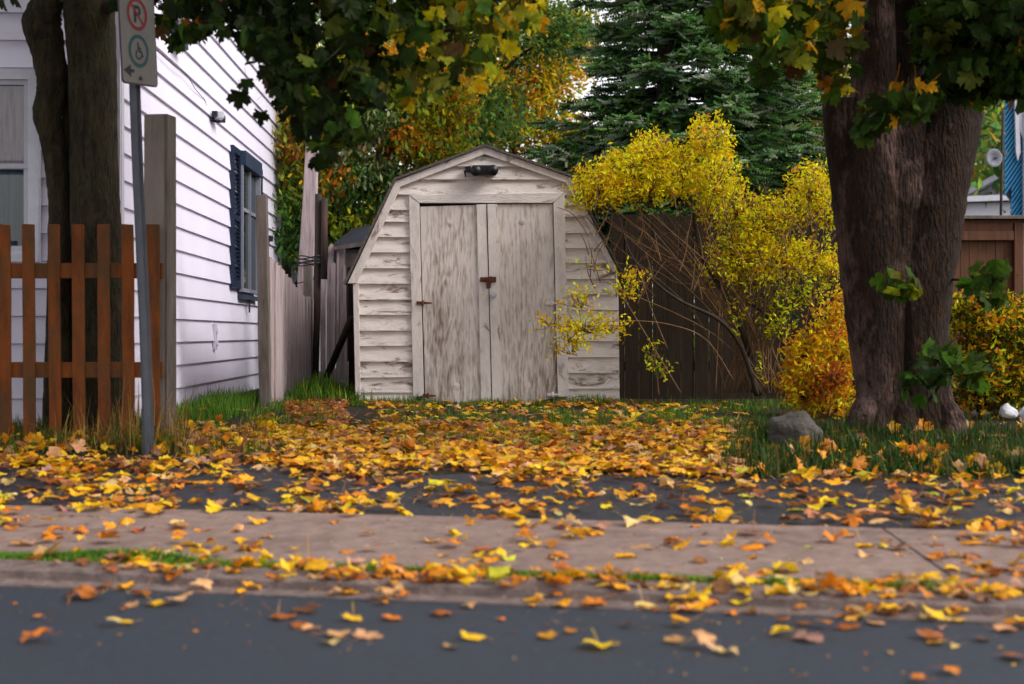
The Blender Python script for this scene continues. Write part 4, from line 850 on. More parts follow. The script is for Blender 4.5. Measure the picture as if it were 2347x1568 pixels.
bgtree('dark_leaf_tree', 'dark green deciduous tree filling the top behind the shed peak', 1100, 24,
       [(1160, 40, 130, 110, 1.2, 3600), (1080, 230, 60, 130, 1, 1900), (960, 60, 140, 80, 1.2, 2400), (1150, 260, 60, 60, 1, 900), (750, 100, 160, 120, 1.2, 2600), (1290, 70, 60, 60, 1, 1500)],
       T_SMALL, (.08, .14), ['deep', 'mid', 'dk2', 'olive', 'gold'], [5, 4, 5, 3, .5], clump=.2, seed=3)
bgtree('russet_tree', 'olive and russet tree seen between the spruce and the right trunk', 1900, 25,
       [(1860, 230, 120, 110, 1.2, 3000), (1900, 90, 140, 90, 1.2, 2200), (1860, 360, 110, 60, 1, 1500), (1780, 60, 90, 80, 1, 1400)],
       T_SMALL, (.09, .15), ['olive', 'brown', 'gold', 'mid', 'rust'], [6, 4, 3, 3, 1], clump=.22, seed=4)
bgtree('yellowing_tree', 'pale yellow green tree far behind the left plank fence', 650, 23,
       [(660, 500, 60, 90, 1, 1500), (660, 340, 50, 120, 1, 1500), (760, 560, 110, 50, 1, 1600), (900, 540, 80, 60, 1, 1100), (660, 200, 60, 60, 1, 600)],
       T_SMALL, (.09, .15), ['mid', 'olive', 'lime', 'deep', 'gold', 'orange'], [6, 4, 2, 5, 1.4, .6], clump=.18, seed=5)
bgtree('hedge_tree', 'dark evergreen thicket low behind the brown fence', 1550, 21,
       [(1500, 400, 160, 90, .8, 3000), (1750, 430, 160, 70, .8, 2800), (1350, 440, 60, 60, .6, 800), (1880, 440, 120, 60, .8, 1600)],
       T_SMALL, (.08, .13), ['dk2', 'deep', 'dk', 'mid'], [5, 3, 5, 1], clump=.2, seed=6)
bgtree('hillside_tree', 'hazy green and rust hillside trees above the far grey roof', 2270, 60,
       [(2240, 300, 70, 90, 2, 2600), (2300, 280, 60, 100, 2, 1800), (2240, 400, 80, 50, 2, 1600), (2330, 380, 60, 60, 2, 900), (2160, 380, 80, 80, 2, 1200)],
       T_SMALL, (.22, .36), ['sage', 'pale', 'olive', 'lime', 'orange'], [5, 3, 3, 2, .8], clump=.5, seed=7)
# far wood closing the view low down (one mass)
rg = np.random.default_rng(9); n = 38000
xs = rg.uniform(-1, 1, n); uu = CX + xs * 2100; hv = rg.uniform(0, 1, n) ** .8
top = np.where((uu < 1130) & (uu > 560), 60, np.where(uu > 1720, 200, 330)) + 60 * np.sin(uu / 90.) + 40 * np.sin(uu / 37. + 1); BGC_ = 0; vv = 900 - hv * (900 - top); DD = rg.uniform(33, 40, n)
pw = np.stack([(uu - CX) / F * DD, DD, EYE + (HY - vv) / F * DD], 1)
n2 = 9000; pr = np.stack([rg.uniform(19, 24, n2), rg.uniform(2, 50, n2), rg.uniform(0, 1, n2) ** .8 * (6.5 + 1.2 * np.sin(rg.uniform(0, 6, n2)))], 1); pw = np.concatenate([pw, pr]); n += n2
ob = cloud('far_wood', T_SMALL, pw, rotmats(n, 'any', rg), rg.uniform(.25, .45, n), palette(n, ['deep', 'dk2', 'mid', 'olive', 'gold'], [5, 3, 4, 3, .8], rg, BGC, .3), M['bgleaf'])
tag(ob, 'distant dark wood closing the view behind all the back yards', 'wood', kind='stuff')

# spruce
SPD = 17.5; oS = P(1530, 880, SPD); sp = empty('spruce_tree', tuple(oS), 0, 'large blue green spruce with drooping boughs behind the yellow bush', 'tree', 'trees behind the back fence')
rg = np.random.default_rng(31); px = SPD / F
m = MB(); limb(m, [Vector((0, 0, -.3)), Vector((.02, 0, 2)), Vector((-.05, 0, 4)), Vector((0, 0, 7.5))], .17, .04, 10); 
pos, rot, sz, cc = [], [], [], []
def basis(d, up=(0, 0, 1)):
    d = d / np.linalg.norm(d); x = np.cross(d, up); x /= (np.linalg.norm(x) + 1e-9); z = np.cross(x, d); return np.stack([x, d, z], 1)
z = 1.55
while z < 7.2:
    R0 = np.interp(z, [1.5, 2.6, 3.4, 4.4, 5.5, 7.3], [2.0, 2.35, 2.15, 1.6, 1.1, .25])
    nb = 10; RLf = np.interp(z, [1.5, 2.9, 3.3, 4.4, 5.5, 7.3], [1.7, 1.8, 1.15, 1.05, .9, .25])
    a0 = rg.uniform(0, 6.3)
    for b in range(nb):
        az = a0 + 2 * math.pi * b / nb + rg.normal(0, .18); ln = (R0 + (RLf - R0) * max(0, -math.cos(az)) ** .6) * rg.uniform(.72, 1.1); hd = np.array([math.cos(az), math.sin(az), 0])
        zz = z + rg.normal(0, .08); pts = []
        for i in range(9):
            t = i / 8; pts.append(hd * ln * t + np.array([0, 0, zz + .10 * ln * math.sin(t * 2.2) - .16 * ln * t + .12 * ln * t ** 3]))
        m.tube([Vector(p_) for p_ in pts], list(np.linspace(.022, .004, 9)), 5)
        side_ = np.array([-hd[1], hd[0], 0])
        for i in range(int(ln * 44)):
            t = rg.uniform(.22, 1) ** .8; base = np.array([np.interp(t, np.linspace(0, 1, 9), [p_[k_] for p_ in pts]) for k_ in range(3)])
            sgn = rg.choice([-1, 1]); tl = (.62 * (1 - t) + .13) * ln * rg.uniform(.35, .75)
            dirn = hd * rg.uniform(.5, .9) + side_ * sgn * rg.uniform(.5, 1) + np.array([0, 0, rg.uniform(-.28, .10)]); dirn /= np.linalg.norm(dirn)
            ns = max(2, int(tl / .085)); colr = palette(1, ['deep', 'spr', 'blu', 'mid'], [3, 5, 3.2, 1.2], rg, dict(GREEN, spr=(.14, .29, .08), blu=(.34, .50, .28)), .18)[0]
            for q in range(ns):
                s0 = base + dirn * tl * (q / ns) + np.array([0, 0, -.10 * (q / ns) ** 2 * tl])
                dd = dirn * .9 + side_ * rg.normal(0, .55) + hd * rg.uniform(-.1, .5) + np.array([0, 0, rg.normal(-.02, .22)])
                pos.append(s0); rot.append(basis(dd)); sz.append(rg.uniform(.12, .20)); cc.append(colr * (1.2 if q >= ns - 2 else .9))
    z += .20
print('sprigs', len(pos))
cloud('crown', T_SPRIG, np.array(pos), np.array(rot), np.array(sz), np.clip(np.array(cc), 0, .5), M['needle'], sp, 0, rg)
m.build('trunk', M['darktwig'], sp)

# ------------------------------------------------------------------ bushes
def bush(name, label, base, D, blobs, size, pal, w, stems, seed, tmpl=T_SMALL, clump=.05, per=8, cat='bush', stemmat='twig', sr=(.0060, .0018), thick=None, spread=1.0, dens=1.0):
    rg = np.random.default_rng(seed); o = P(base[0], base[1], D); t = empty(name, tuple(o), 0, label, cat)
    src = dict(PAL, **{k_ + '_g': v_ for k_, v_ in GREEN.items()}); src.update(by=(.85, .68, .010), bo=(.72, .40, .01), bg=(.58, .62, .014), dkg=(.05, .09, .01))
    ps, cs = [], []; m = MB()
    for (u, v, ru, rv, dD, rD, n) in blobs:
        n = int(n * dens); m_ = max(1, n // per); c0 = P(u, v, D + dD); cc = ellipsoid(m_, c0, (ru / F * D * spread, rD * spread, rv / F * D * spread), rg, .25)
        # sprays : short rows of leaves along a twiglet
        dv = rg.normal(0, 1, (m_, 3)) + np.array([0, 0, .8]); dv /= np.linalg.norm(dv, axis=1)[:, None]
        tt = np.linspace(-1, 1, per)[None, :, None]
        b = cc[:, None, :] + dv[:, None, :] * tt * clump * 1.6 + rg.normal(0, clump * .35, (m_, per, 3))
        c = np.repeat(palette(m_, pal, w, rg, src, .15), per, 0); k_ = rg.random(len(c)) < .3; c[k_] = palette(k_.sum(), pal, w, rg, src, .15)
        ps.append(b.reshape(-1, 3) - np.array(o)); cs.append(c)
        for i in range(min(m_, 60)):
            a = Vector(cc[i] - np.array(o)) ; root = Vector((c0.x, c0.y, c0.z)) - o; e = root.lerp(a, .1) + Vector((0, 0, -.5 * rv / F * D))
            m.tube([e, e.lerp(a, .5) + Vector(rg.normal(0, .02, 3)), a + Vector(dv[i]) * clump], [.004, .003, .0015], 4)
    ps = np.concatenate(ps); cs = np.concatenate(cs)
    cloud('foliage', tmpl, ps, rotmats(len(ps), 'any', rg), rg.uniform(size[0], size[1], len(ps)), cs, M['crown'], t, 0, rg)
    for st in stems: 
        pts = [P(u, v, D + d) - o for u, v, d in st]; pp = smooth(pts, 5); m.tube(pp, list(np.linspace(sr[0], sr[1], len(pp))), 6, noise=.08)
    m.build('stem', M[stemmat], t)
    if thick:
        m = MB()
        for st, r0, r1 in thick: pp = smooth([P(u, v, D + d) - o for u, v, d in st], 6); m.tube(pp, list(np.linspace(r0, r1, len(pp))), 9, noise=.08)
        m.build('main_stem', M['darktwig'], t)
    return t
random.seed(12)
stems = []
roots = [(1745, 900), (1735, 905), (1760, 900), (1790, 895), (1725, 900)]
for (u, v) in ((1360, 440), (1420, 400), (1480, 420), (1540, 420), (1600, 420), (1620, 350), (1660, 430), (1700, 520), (1760, 520), (1820, 500), (1880, 480), (1860, 440), (1650, 600), (1700, 600), (1800, 640), (1860, 600), (1900, 600)):
    r0 = random.choice(roots); mid = (r0[0] + (u - r0[0]) * random.uniform(.35, .55) + random.uniform(-12, 12), 900 - (900 - v) * random.uniform(.45, .6))
    stems.append([(r0[0], r0[1], 0), (mid[0], mid[1], random.uniform(-.3, .3)), (u + (mid[0] - u) * .12, v + 60, random.uniform(-.3, .3)), (u, v, random.uniform(-.3, .3))])
stems += [[(1680, 870, -.2), (1620, 780, -.3), (1540, 745, -.5), (1440, 735, -.7), (1330, 745, -.8)], [(1560, 900, -.3), (1440, 700, -.4), (1400, 640, -.4)], [(1740, 900, 0), (1680, 600, 0), (1570, 600, -.1), (1470, 560, -.2), (1380, 500, -.3)],
          [(1530, 800, -.3), (1490, 700, -.3), (1470, 620, -.3)], [(1660, 640, 0), (1560, 650, 0), (1500, 620, -.1), (1400, 600, -.2)], [(1640, 900, -.2), (1650, 700, -.2), (1660, 600, -.1)], [(1740, 900, 0), (1730, 760, -.1), (1740, 640, -.1), (1720, 540, 0)]]
rs = np.random.default_rng(5)
for i in range(46):          # thin arching canes from the ground into the leaf mass
    u1 = rs.uniform(1400, 1900); v1 = rs.uniform(430, 640); r0 = roots[i % 5]; d = rs.uniform(-.35, .35); b_ = rs.uniform(.25, .5)
    stems.append([(r0[0] + rs.uniform(-70, 50), 900, d * .3), (r0[0] + (u1 - r0[0]) * b_ + rs.uniform(-20, 20), 900 - (900 - v1) * .5, d * .7), (u1, v1 + 30, d), (u1 + (u1 - r0[0]) * .12, v1, d)])
for i in range(120):
    u = rs.uniform(1340, 1900); v = rs.uniform(470, 700); d = rs.uniform(-.4, .3); a_ = rs.normal(0, .5); h_ = rs.uniform(50, 110); stems.append([(u, v, d), (u + h_ * .5 * math.sin(a_) + rs.normal(0, 4), v - h_ * .5, d), (u + h_ * math.sin(a_), v - h_ * math.cos(a_), d)])
bush('yellow_bush', 'tall spreading bush with bright yellow leaves and bare lower stems, right of the shed', (1745, 905), 12.5,
     [(1375, 425, 60, 48, -.1, .35, 1700), (1330, 440, 22, 35, -.2, .2, 350), (1450, 385, 75, 48, 0, .4, 2100), (1500, 345, 55, 35, 0, .3, 1100), (1560, 400, 70, 55, 0, .4, 2100), (1628, 320, 50, 48, 0, .3, 1500), (1640, 410, 60, 60, 0, .4, 1900), (1480, 430, 90, 35, -.1, .3, 1300),
      (1690, 470, 55, 50, 0, .3, 1100), (1630, 490, 40, 35, 0, .3, 450), (1745, 510, 60, 50, 0, .35, 1300), (1800, 480, 55, 40, 0, .35, 1000), (1860, 430, 55, 50, 0, .35, 1500), (1895, 480, 35, 60, 0, .3, 800), (1700, 580, 75, 50, -.05, .35, 1600), (1780, 590, 80, 45, 0, .35, 1600), (1860, 590, 70, 45, 0, .35, 1300),
      (1655, 620, 40, 30, -.1, .25, 450), (1900, 620, 30, 45, 0, .2, 420), (1720, 640, 50, 30, -.1, .25, 350),
      (1450, 640, 35, 22, -.5, .15, 190), (1425, 665, 25, 20, -.5, .15, 110), (1330, 690, 45, 25, -.8, .2, 210), (1340, 745, 60, 25, -.8, .2, 420), (1260, 735, 35, 20, -.8, .12, 170), (1400, 745, 40, 28, -.7, .15, 210), (1310, 800, 40, 22, -.8, .15, 170), (1300, 770, 40, 22, -.8, .15, 170), (1345, 610, 50, 14, -.8, .12, 45),
      (1690, 700, 28, 30, -.1, .2, 140), (1760, 660, 90, 50, 0, .35, 250), (1870, 680, 60, 50, 0, .3, 180), (1680, 560, 60, 50, 0, .35, 400)],
     (.032, .052), ['by', 'bo', 'bg', 'gold', 'yellow'], [9, 1.4, 3.5, .6, 1.2], stems, 41, clump=.055, per=8, spread=1.08, dens=.62,
     thick=[([(1742, 905, 0), (1710, 790, -.05), (1665, 680, -.05), (1625, 620, 0), (1600, 560, 0), (1585, 460, 0)], .036, .005), ([(1735, 905, -.1), (1700, 800, -.2), (1650, 735, -.3), (1560, 690, -.4), (1505, 650, -.4), (1450, 590, -.35), (1420, 500, -.3)], .024, .004), ([(1800, 900, 0), (1795, 780, 0), (1740, 710, 0), (1700, 690, 0)], .02, .01)])
bush('green_shrub', 'loose small green leaved shrub under the right half of the yellow bush', (1800, 905), 12.3,
     [(1800, 680, 45, 40, 0, .2, 260), (1790, 740, 45, 45, 0, .2, 240), (1860, 660, 35, 35, 0, .2, 130), (1500, 820, 25, 40, -.1, .15, 90), (1520, 845, 15, 30, 0, .1, 40), (1690, 740, 15, 30, 0, .1, 40), (1745, 850, 15, 40, 0, .1, 30)],
     (.035, .055), ['bg', 'dkg', 'lime', 'by'], [4, 3, 2, 1.4], [[(1800, 905, 0), (1800, 780, 0), (1800, 690, 0)], [(1810, 905, 0), (1840, 780, 0), (1860, 670, 0)], [(1510, 905, 0), (1505, 850, 0), (1500, 800, 0)]], 42)
bush('orange_bush', 'dense orange and yellow leaved bush left of the thick trunk', (1890, 960), 11.2,
     [(1880, 850, 75, 85, 0, .35, 3000), (1920, 780, 60, 75, 0, .3, 1900), (1930, 710, 30, 45, 0, .2, 450), (1840, 880, 50, 60, -.1, .3, 1100), (1900, 920, 80, 50, 0, .35, 1400), (1850, 800, 40, 35, 0, .2, 500)],
     (.035, .06), ['bo', 'orange', 'gold', 'by', 'rust', 'bg'], [5, 2.6, 3, 3.5, 1, 2], [[(1890, 965, 0), (1880, 880, 0), (1870, 800, 0)], [(1895, 965, 0), (1920, 850, 0), (1930, 700, 0)]], 43, clump=.06, spread=1.12, dens=.62)
bush('red_shrub', 'small red leaved shrub at the foot of the orange bush', (1905, 950), 10.85,
     [(1905, 865, 38, 26, 0, .12, 330), (1880, 895, 30, 18, 0, .1, 130)], (.04, .06), ['rust', 'orange'], [3, 1.4], [[(1900, 955, 0), (1905, 900, 0), (1908, 870, 0)]], 44)
bush('dim_bush', 'shaded olive and gold bush in front of the brown gate, right of the trunk', (2290, 960), 11.0,
     [(2270, 740, 90, 60, 0, .4, 2300), (2350, 760, 60, 90, 0, .4, 1700), (2250, 830, 80, 70, 0, .4, 1700), (2330, 880, 80, 70, 0, .4, 1900), (2220, 700, 40, 30, 0, .2, 420), (2250, 910, 70, 40, 0, .3, 900)],
     (.04, .065), ['bo', 'bg', 'dkg', 'orange', 'olive_g'], [3, 2.5, 4, 1, 4], [[(2290, 960, 0), (2270, 850, 0), (2260, 750, 0)], [(2300, 960, 0), (2340, 850, 0), (2350, 750, 0)]], 45)

# ------------------------------------------------------------------ stones
def rock(name, c, r, mat, label, cat='rock', seed=0, pts=None):
    import bmesh
    bm = bmesh.new(); bmesh.ops.create_icosphere(bm, subdivisions=4, radius=1); rg = np.random.default_rng(seed); ks = rg.normal(0, 2.2, (8, 3)); ph = rg.uniform(0, 6, 8)
    planes = [(Vector(rg.normal(0, 1, 3)).normalized(), rg.uniform(.62, .85)) for _ in range(12)]
    for v in bm.verts:
        p_ = v.co.copy()
        for nn_, dd_ in planes:
            e = p_.dot(nn_) - dd_
            if e > 0: p_ -= nn_ * e * .85
        p_ *= 1 + .02 * sum(math.sin(Vector(k_).dot(p_) * 3 + h_) for k_, h_ in zip(ks, ph))
        if pts: p_.x += pts * max(0, p_.z)
        v.co = Vector((p_.x * r[0], p_.y * r[1], p_.z * r[2]))
    me = bpy.data.meshes.new(name); bm.to_mesh(me); bm.free(); me.materials.append(mat)
    for f in me.polygons: f.use_smooth = True
    o = bpy.data.objects.new(name, me); COL.objects.link(o); o.location = c; return tag(o, label, cat)
c = P(1828, 998, 8.7); rock('boulder', c, (.175, .16, .19), M['stone'], 'grey brown boulder in the grass left of the thick trunk', seed=4, pts=-.2)
c = P(2312, 945, 9.3); rock('pale_stone', c, (.06, .05, .055), M['palestone'], 'white fist sized stone in the grass right of the trunk, near the edge', 'stone', 6)
c = P(2350, 948, 9.3); rock('pale_stone', c, (.05, .05, .05), M['palestone'], 'white stone cut by the right edge of the photo', 'stone', 7)
c = P(866, 960, 10.9); rock('dark_stone', c, (.045, .04, .02), M['black'], 'small black lump on the bare patch in front of the shed', 'stone', 8)

# ------------------------------------------------------------------ grass
def grass(name, n, area, h, label, pal, w, seed, kindname='grass', dens=None, width=.006, tilt=.35):
    rg = np.random.default_rng(seed); out = []
    while len(out) < n:
        x, y = area(rg)
        if dens is None or rg.random() < dens(x, y): out.append((x, y))
    p = np.array(out); p = np.column_stack([p, np.zeros(len(p))]); p[:, 2] = gz(p) - .005
    src = dict(g1=(.10, .24, .016), g2=(.035, .10, .010), g3=(.17, .25, .018), gd=(.018, .045, .005), dead=(.34, .20, .05), dd=(.16, .085, .02))
    pt = np.clip(.62 + .4 * np.sin(p[:, 0] * 5.3 + 1.7 * np.sin(p[:, 1] * 4.1)) * np.sin(p[:, 1] * 6.1 + p[:, 0] * 2.2), .3, 1); hh = rg.uniform(h[0], h[1], len(p)) * pt; S_ = np.column_stack([np.full(len(p), width) * rg.uniform(.7, 1.6, len(p)), hh * rg.uniform(.3, 1.1, len(p)), hh])
    o = cloud(name, T_BLADE, p, rotmats(len(p), 'blade', rg, tilt), S_, palette(len(p), pal, w, rg, src, .2), M['grass'], None, 0, rg)
    return tag(o, label, 'grass', kind='stuff')
def area_px(u0, u1, v0, v1, rg_h=.7):
    def f(rg):
        u, v = rg.uniform(u0, u1), rg.uniform(v0, v1); y = 10.
        for _ in range(4): z_ = z_of((u - CX) / F * y, y); y = (EYE - z_) * F / (v - HY)
        return ((u - CX) / F * y, y)
    return f
def tuft(area, rad_, cnt):   # tufts rather than an even lawn
    st = {'c': None, 'k': 0}
    def f(rg):
        if st['k'] <= 0: st['c'] = area(rg); st['k'] = cnt
        st['k'] -= 1; return (st['c'][0] + rg.normal(0, rad_), st['c'][1] + rg.normal(0, rad_))
    return f
def lin(x0, x1, y0, y1): return lambda rg: (rg.uniform(x0, x1), rg.uniform(y0, y1))
grass('house_grass', 3800, lambda rg: (lambda t, w_: (hx - .02 - .026 * t + .1 + w_, HD + t))(rg.uniform(-.2, 3.2), rg.uniform(0, .62)), (.07, .24), 'bright green grass along the foot of the white house wall', ['g1', 'g2', 'g3'], [5, 3, 2], 1)
grass('lane_grass', 3000, tuft(area_px(560, 760, 905, 985), .06, 25), (.05, .16), 'patchy green grass between the grey post and the plank fence', ['g1', 'g2', 'g3', 'dd'], [4, 3, 3, 1], 2)
grass('shed_grass', 4200, tuft(lambda rg: (rg.uniform(-1.62, 1.25), rg.uniform(12.72, 13.0)), .05, 22), (.04, .13), 'scruffy grass fringe along the foot of the shed', ['g1', 'g2', 'g3', 'dead'], [3, 3, 3, 1.4], 3)
grass('weeds', 2600, tuft(lambda rg: (rg.uniform(-2.0, -1.42), rg.uniform(12.9, 13.6)), .07, 25), (.10, .34), 'tall weeds in the corner left of the shed', ['g2', 'g1', 'g3'], [4, 2, 2], 31, 'weeds', width=.01)
grass('fence_grass', 3000, tuft(lambda rg: (rg.uniform(1.0, 3.4), rg.uniform(12.0, 13.3)), .08, 25), (.03, .10), 'grass under the yellow bush and along the brown fence', ['g1', 'g2', 'g3', 'dd'], [2, 5, 1, 2], 4)
grass('drive_grass', 12000, tuft(area_px(880, 1760, 936, 1035), .09, 60), (.04, .09), 'short grass showing in patches through the leaves before the shed', ['g1', 'g2', 'g3'], [4, 2, 4], 5)
grass('verge_grass', 11000, tuft(area_px(1720, 2420, 985, 1090), .10, 30), (.08, .24), 'long dark grass round the boulder and the thick trunk', ['gd', 'g2', 'g1', 'dd'], [10, 3, .3, 1.6], 6, width=.007, tilt=.7)
grass('picket_grass', 3600, tuft(area_px(-60, 400, 985, 1035), .08, 25), (.06, .22), 'grass and weeds along the foot of the picket fence', ['g2', 'g1', 'dd', 'dead'], [6, 1.5, 3, 1.5], 7, tilt=.6)
grass('dead_stalks', 260, area_px(120, 440, 990, 1040), (.22, .60), 'dry straw coloured stalks leaning by the sign post', ['dead', 'dd'], [3, 1], 8, 'stalks', width=.008, tilt=.6)
grass('post_grass', 1700, tuft(area_px(380, 640, 985, 1050), .08, 25), (.04, .15), 'grass and dry stems between the timber post and the drive', ['g2', 'g3', 'dd', 'dead'], [3, 2, 3, 2], 12)
def kerbline(rg):
    t = rg.uniform(-4, 4); return xy_of(t, rg.normal(.345, .016 + (.012 if t < -.8 else 0)))
grass('kerb_grass', 15000, kerbline, (.012, .040), 'thin line of mossy green grass between kerb and sidewalk', ['g1', 'g3', 'g2'], [3, 5, 1.4], 9, dens=lambda x, y: .45 + .55 * (math.sin(x * 3.1) * .5 + .5) if x > -.9 else .9, width=.006)
grass('kerb_tufts', 5200, lambda rg: xy_of(rg.uniform(-2.1, -.95), rg.normal(.36, .028)), (.02, .055), 'fuller green grass on the left part of the kerb line', ['g1', 'g2'], [4, 2], 10, dens=lambda x, y: 1 if x < -1.25 else .4, width=.005)

# ------------------------------------------------------------------ fallen leaves
rg = np.random.default_rng(77)
CN_ = ['yellow', 'gold', 'orange', 'peach', 'brown', 'rust', 'pale', 'pink', 'tan', 'lime']
WORD = dict(yellow='yellow', gold='golden', orange='orange', peach='peach', brown='brown', rust='rust', pale='cream', pink='pinkish', tan='tan', lime='yellow green')
def px_to_ground(u, v):
    y = 5.
    for _ in range(8): z_ = z_of((u - CX) / F * y, y); y = (EYE - z_) * F / (v - HY)
    return ((u - CX) / F * y, y)
def ground_to_px(x, y): return (CX + x / y * F, HY + (EYE - z_of(x, y)) * F / y)
lvariants = []
def leaf_object(x, y, size, cname, label, curlk, group, tl=.13):
    col = palette(1, [cname], [1], rg, PAL, .12)[0]; rm = rotmats(1, 'ground', rg, tl)
    ob = cloud('maple_leaf', T_MAPLE, np.zeros((1, 3)), rm, np.array([size]), [col], M['leaf'], None, curlk, rg, 1)
    zmin = min(v.co.z for v in ob.data.vertices); 
    ob.location = (x, y, z_of(x, y) + .004 - min(zmin, 0)); return tag(ob, label, 'leaf', group)
road_leaves = [(85, 1472, 80, 'orange', 'flat orange leaf on the asphalt near the lower left corner'), (35, 1386, 22, 'orange', 'tiny orange leaf scrap at the left edge of the road'), (88, 1420, 26, 'orange', 'tiny orange leaf piece above the flat orange leaf at lower left'), (190, 1374, 95, 'rust', 'long brown orange leaf close to the kerb at far left'),
 (360, 1388, 62, 'yellow', 'yellow leaf touching a peach one on the left of the road'), (408, 1386, 66, 'peach', 'peach leaf touching a yellow one on the left of the road'), (300, 1392, 50, 'peach', 'small peach leaf left of the yellow and peach pair'), (262, 1436, 44, 'pale', 'cream leaf with long stalk on the left of the road'), (292, 1432, 40, 'yellow', 'small yellow leaf joined to the cream one with a long stalk'),
 (645, 1418, 66, 'rust', 'rust red crumpled leaf left of centre on the road'), (700, 1402, 70, 'brown', 'brown leaf just right of the rust red crumpled one'), (712, 1446, 56, 'peach', 'peach leaf under the brown one left of centre'), (770, 1460, 70, 'peach', 'left peach leaf of the long pair left of centre'), (840, 1462, 80, 'peach', 'right peach leaf of the long pair left of centre'), (760, 1477, 50, 'pale', 'cream leaf below the long peach pair'),
 (808, 1423, 56, 'yellow', 'yellow leaf above the long peach pair'), (900, 1422, 58, 'orange', 'curled orange leaf right of the yellow one, left of centre'), (1015, 1410, 62, 'rust', 'rust leaf near the kerb left of the picture centre'), (1075, 1394, 42, 'tan', 'small tan leaf by the kerb near the centre'), (1082, 1467, 66, 'yellow', 'thin yellow leaf in the middle of the road'), (1032, 1488, 42, 'tan', 'small tan leaf below and left of the thin yellow one'),
 (1148, 1422, 24, 'orange', 'tiny orange leaf piece near the centre of the road'), (1255, 1464, 56, 'gold', 'golden leaf right of centre on the road'), (1308, 1453, 40, 'orange', 'small orange leaf right of the golden one'), (1372, 1485, 88, 'yellow', 'large bright yellow curled leaf right of centre on the road'), (1437, 1438, 36, 'brown', 'small brown leaf above the large bright yellow one'), (1548, 1473, 60, 'tan', 'thin faded tan leaf right of centre'),
 (1612, 1490, 66, 'peach', 'plump peach half of the big pair on the right of the road'), (1665, 1500, 62, 'pale', 'pale yellow half of the big pair on the right of the road'), (1795, 1458, 66, 'yellow', 'yellow leaf left of the brown leaf on the right'), (1848, 1470, 76, 'pink', 'pinkish brown leaf beside the yellow one on the right'), (1885, 1440, 56, 'orange', 'orange leaf above the pinkish brown one'),
 (1945, 1442, 62, 'rust', 'rust leaf right of the pinkish brown one'), (1840, 1432, 46, 'brown', 'brown leaf near the kerb right of centre'), (2010, 1432, 52, 'peach', 'thin peach leaf near the kerb on the right'), (2135, 1466, 74, 'rust', 'folded rust leaf with yellow rim at right'), (2150, 1478, 60, 'gold', 'golden leaf under the folded rust leaf at right'), (2192, 1488, 30, 'pale', 'small cream leaf right of the folded rust one'),
 (2252, 1470, 50, 'brown', 'brown leaf near the right edge of the road'), (2300, 1448, 66, 'peach', 'peach leaf near the right edge by the kerb'), (2326, 1440, 66, 'orange', 'orange leaf at the right edge by the kerb'), (2320, 1512, 66, 'rust', 'dull rust leaf at the right edge, low down'), (2175, 1545, 60, 'orange', 'dull orange leaf at the lower right'), (2110, 1565, 50, 'orange', 'orange leaf cut by the bottom edge at lower right'), (2040, 1500, 22, 'tan', 'tiny tan leaf piece on the right part of the road')]
def clearance(x, y): return True
count = 0
for u, v, w_, cn, lb in road_leaves:
    x, y = px_to_ground(u, v); leaf_object(x, y, max(.028, w_ / F * y * 1.0), cn, lb, .26, 'maple leaves lying on the road', .10); count += 1
def tdens(x, y):     # leaves per square metre as the photo shows them
    s = s_of(x, y); u, v = ground_to_px(x, y)
    if s < -.02: return 10 if s > -.12 and u > 1000 else 2.5 * (s > -.5)
    if s < .12: return np.interp(u, [0, 500, 900, 2347], [15, 60, 110, 160])
    if s < .31: return np.interp(u, [0, 400, 650, 2347], [55, 130, 210, 260])
    if s < .40: return np.interp(u, [0, 300, 500, 800, 1500, 2347], [14, 55, 110, 75, 60, 50])
    if s < 1.42:
        base = np.interp(u, [0, 200, 500, 800, 1300, 1800, 2347], [85, 62, 62, 44, 36, 44, 80])
        cl_ = .35 + 1.5 * max(0, math.sin(x * 5.1 + 1.3 * math.sin(s * 6)) * math.sin(s * 5.3 + x * 2 + 1)) ; return base * cl_
    if s < 2.9:
        d_ = np.interp(u, [0, 380, 460, 640, 680, 900, 960, 1100, 1180, 1400, 1500, 1800, 2347], [150, 170, 45, 55, 210, 120, 60, 90, 130, 80, 60, 70, 90])
        return .86 * d_ * (1.0 + .5 * math.sin(x * 7 + s * 5)) * np.interp(s, [1.42, 1.8, 2.5, 2.9], [1.0, .8, 1.0, 1.9])
    if s < 9.0:
        side_ = np.interp(u, [380, 450, 600, 680, 1600, 1700, 1780], [14, 110, 260, 400, 380, 120, 14])
        if v < 990: side_ *= .42
        if v < 974: side_ *= .3
        if u < 850 and v < 985 and u > 800: side_ *= .15
        if u < 660 and v < 975: side_ *= .15
        if 660 < u < 790 and v < 985: side_ = 420
        return side_ * (.8 + .4 * math.sin(x * 3 + y * 4))
    return 25
cand = []
for _ in range(120000):
    y = rg.uniform(4.3, 12.9); x = rg.uniform(-.385, .385) * y; A_ = (12.9 - 4.3) * .77 * y
    if rg.random() < 1.45 * tdens(x, y) * A_ / 120000.: cand.append((x, y))
cand = np.array(cand); print('fallen leaves', len(cand))
order = np.argsort(cand[:, 1] + .2 * cand[:, 0]); cand = cand[order]
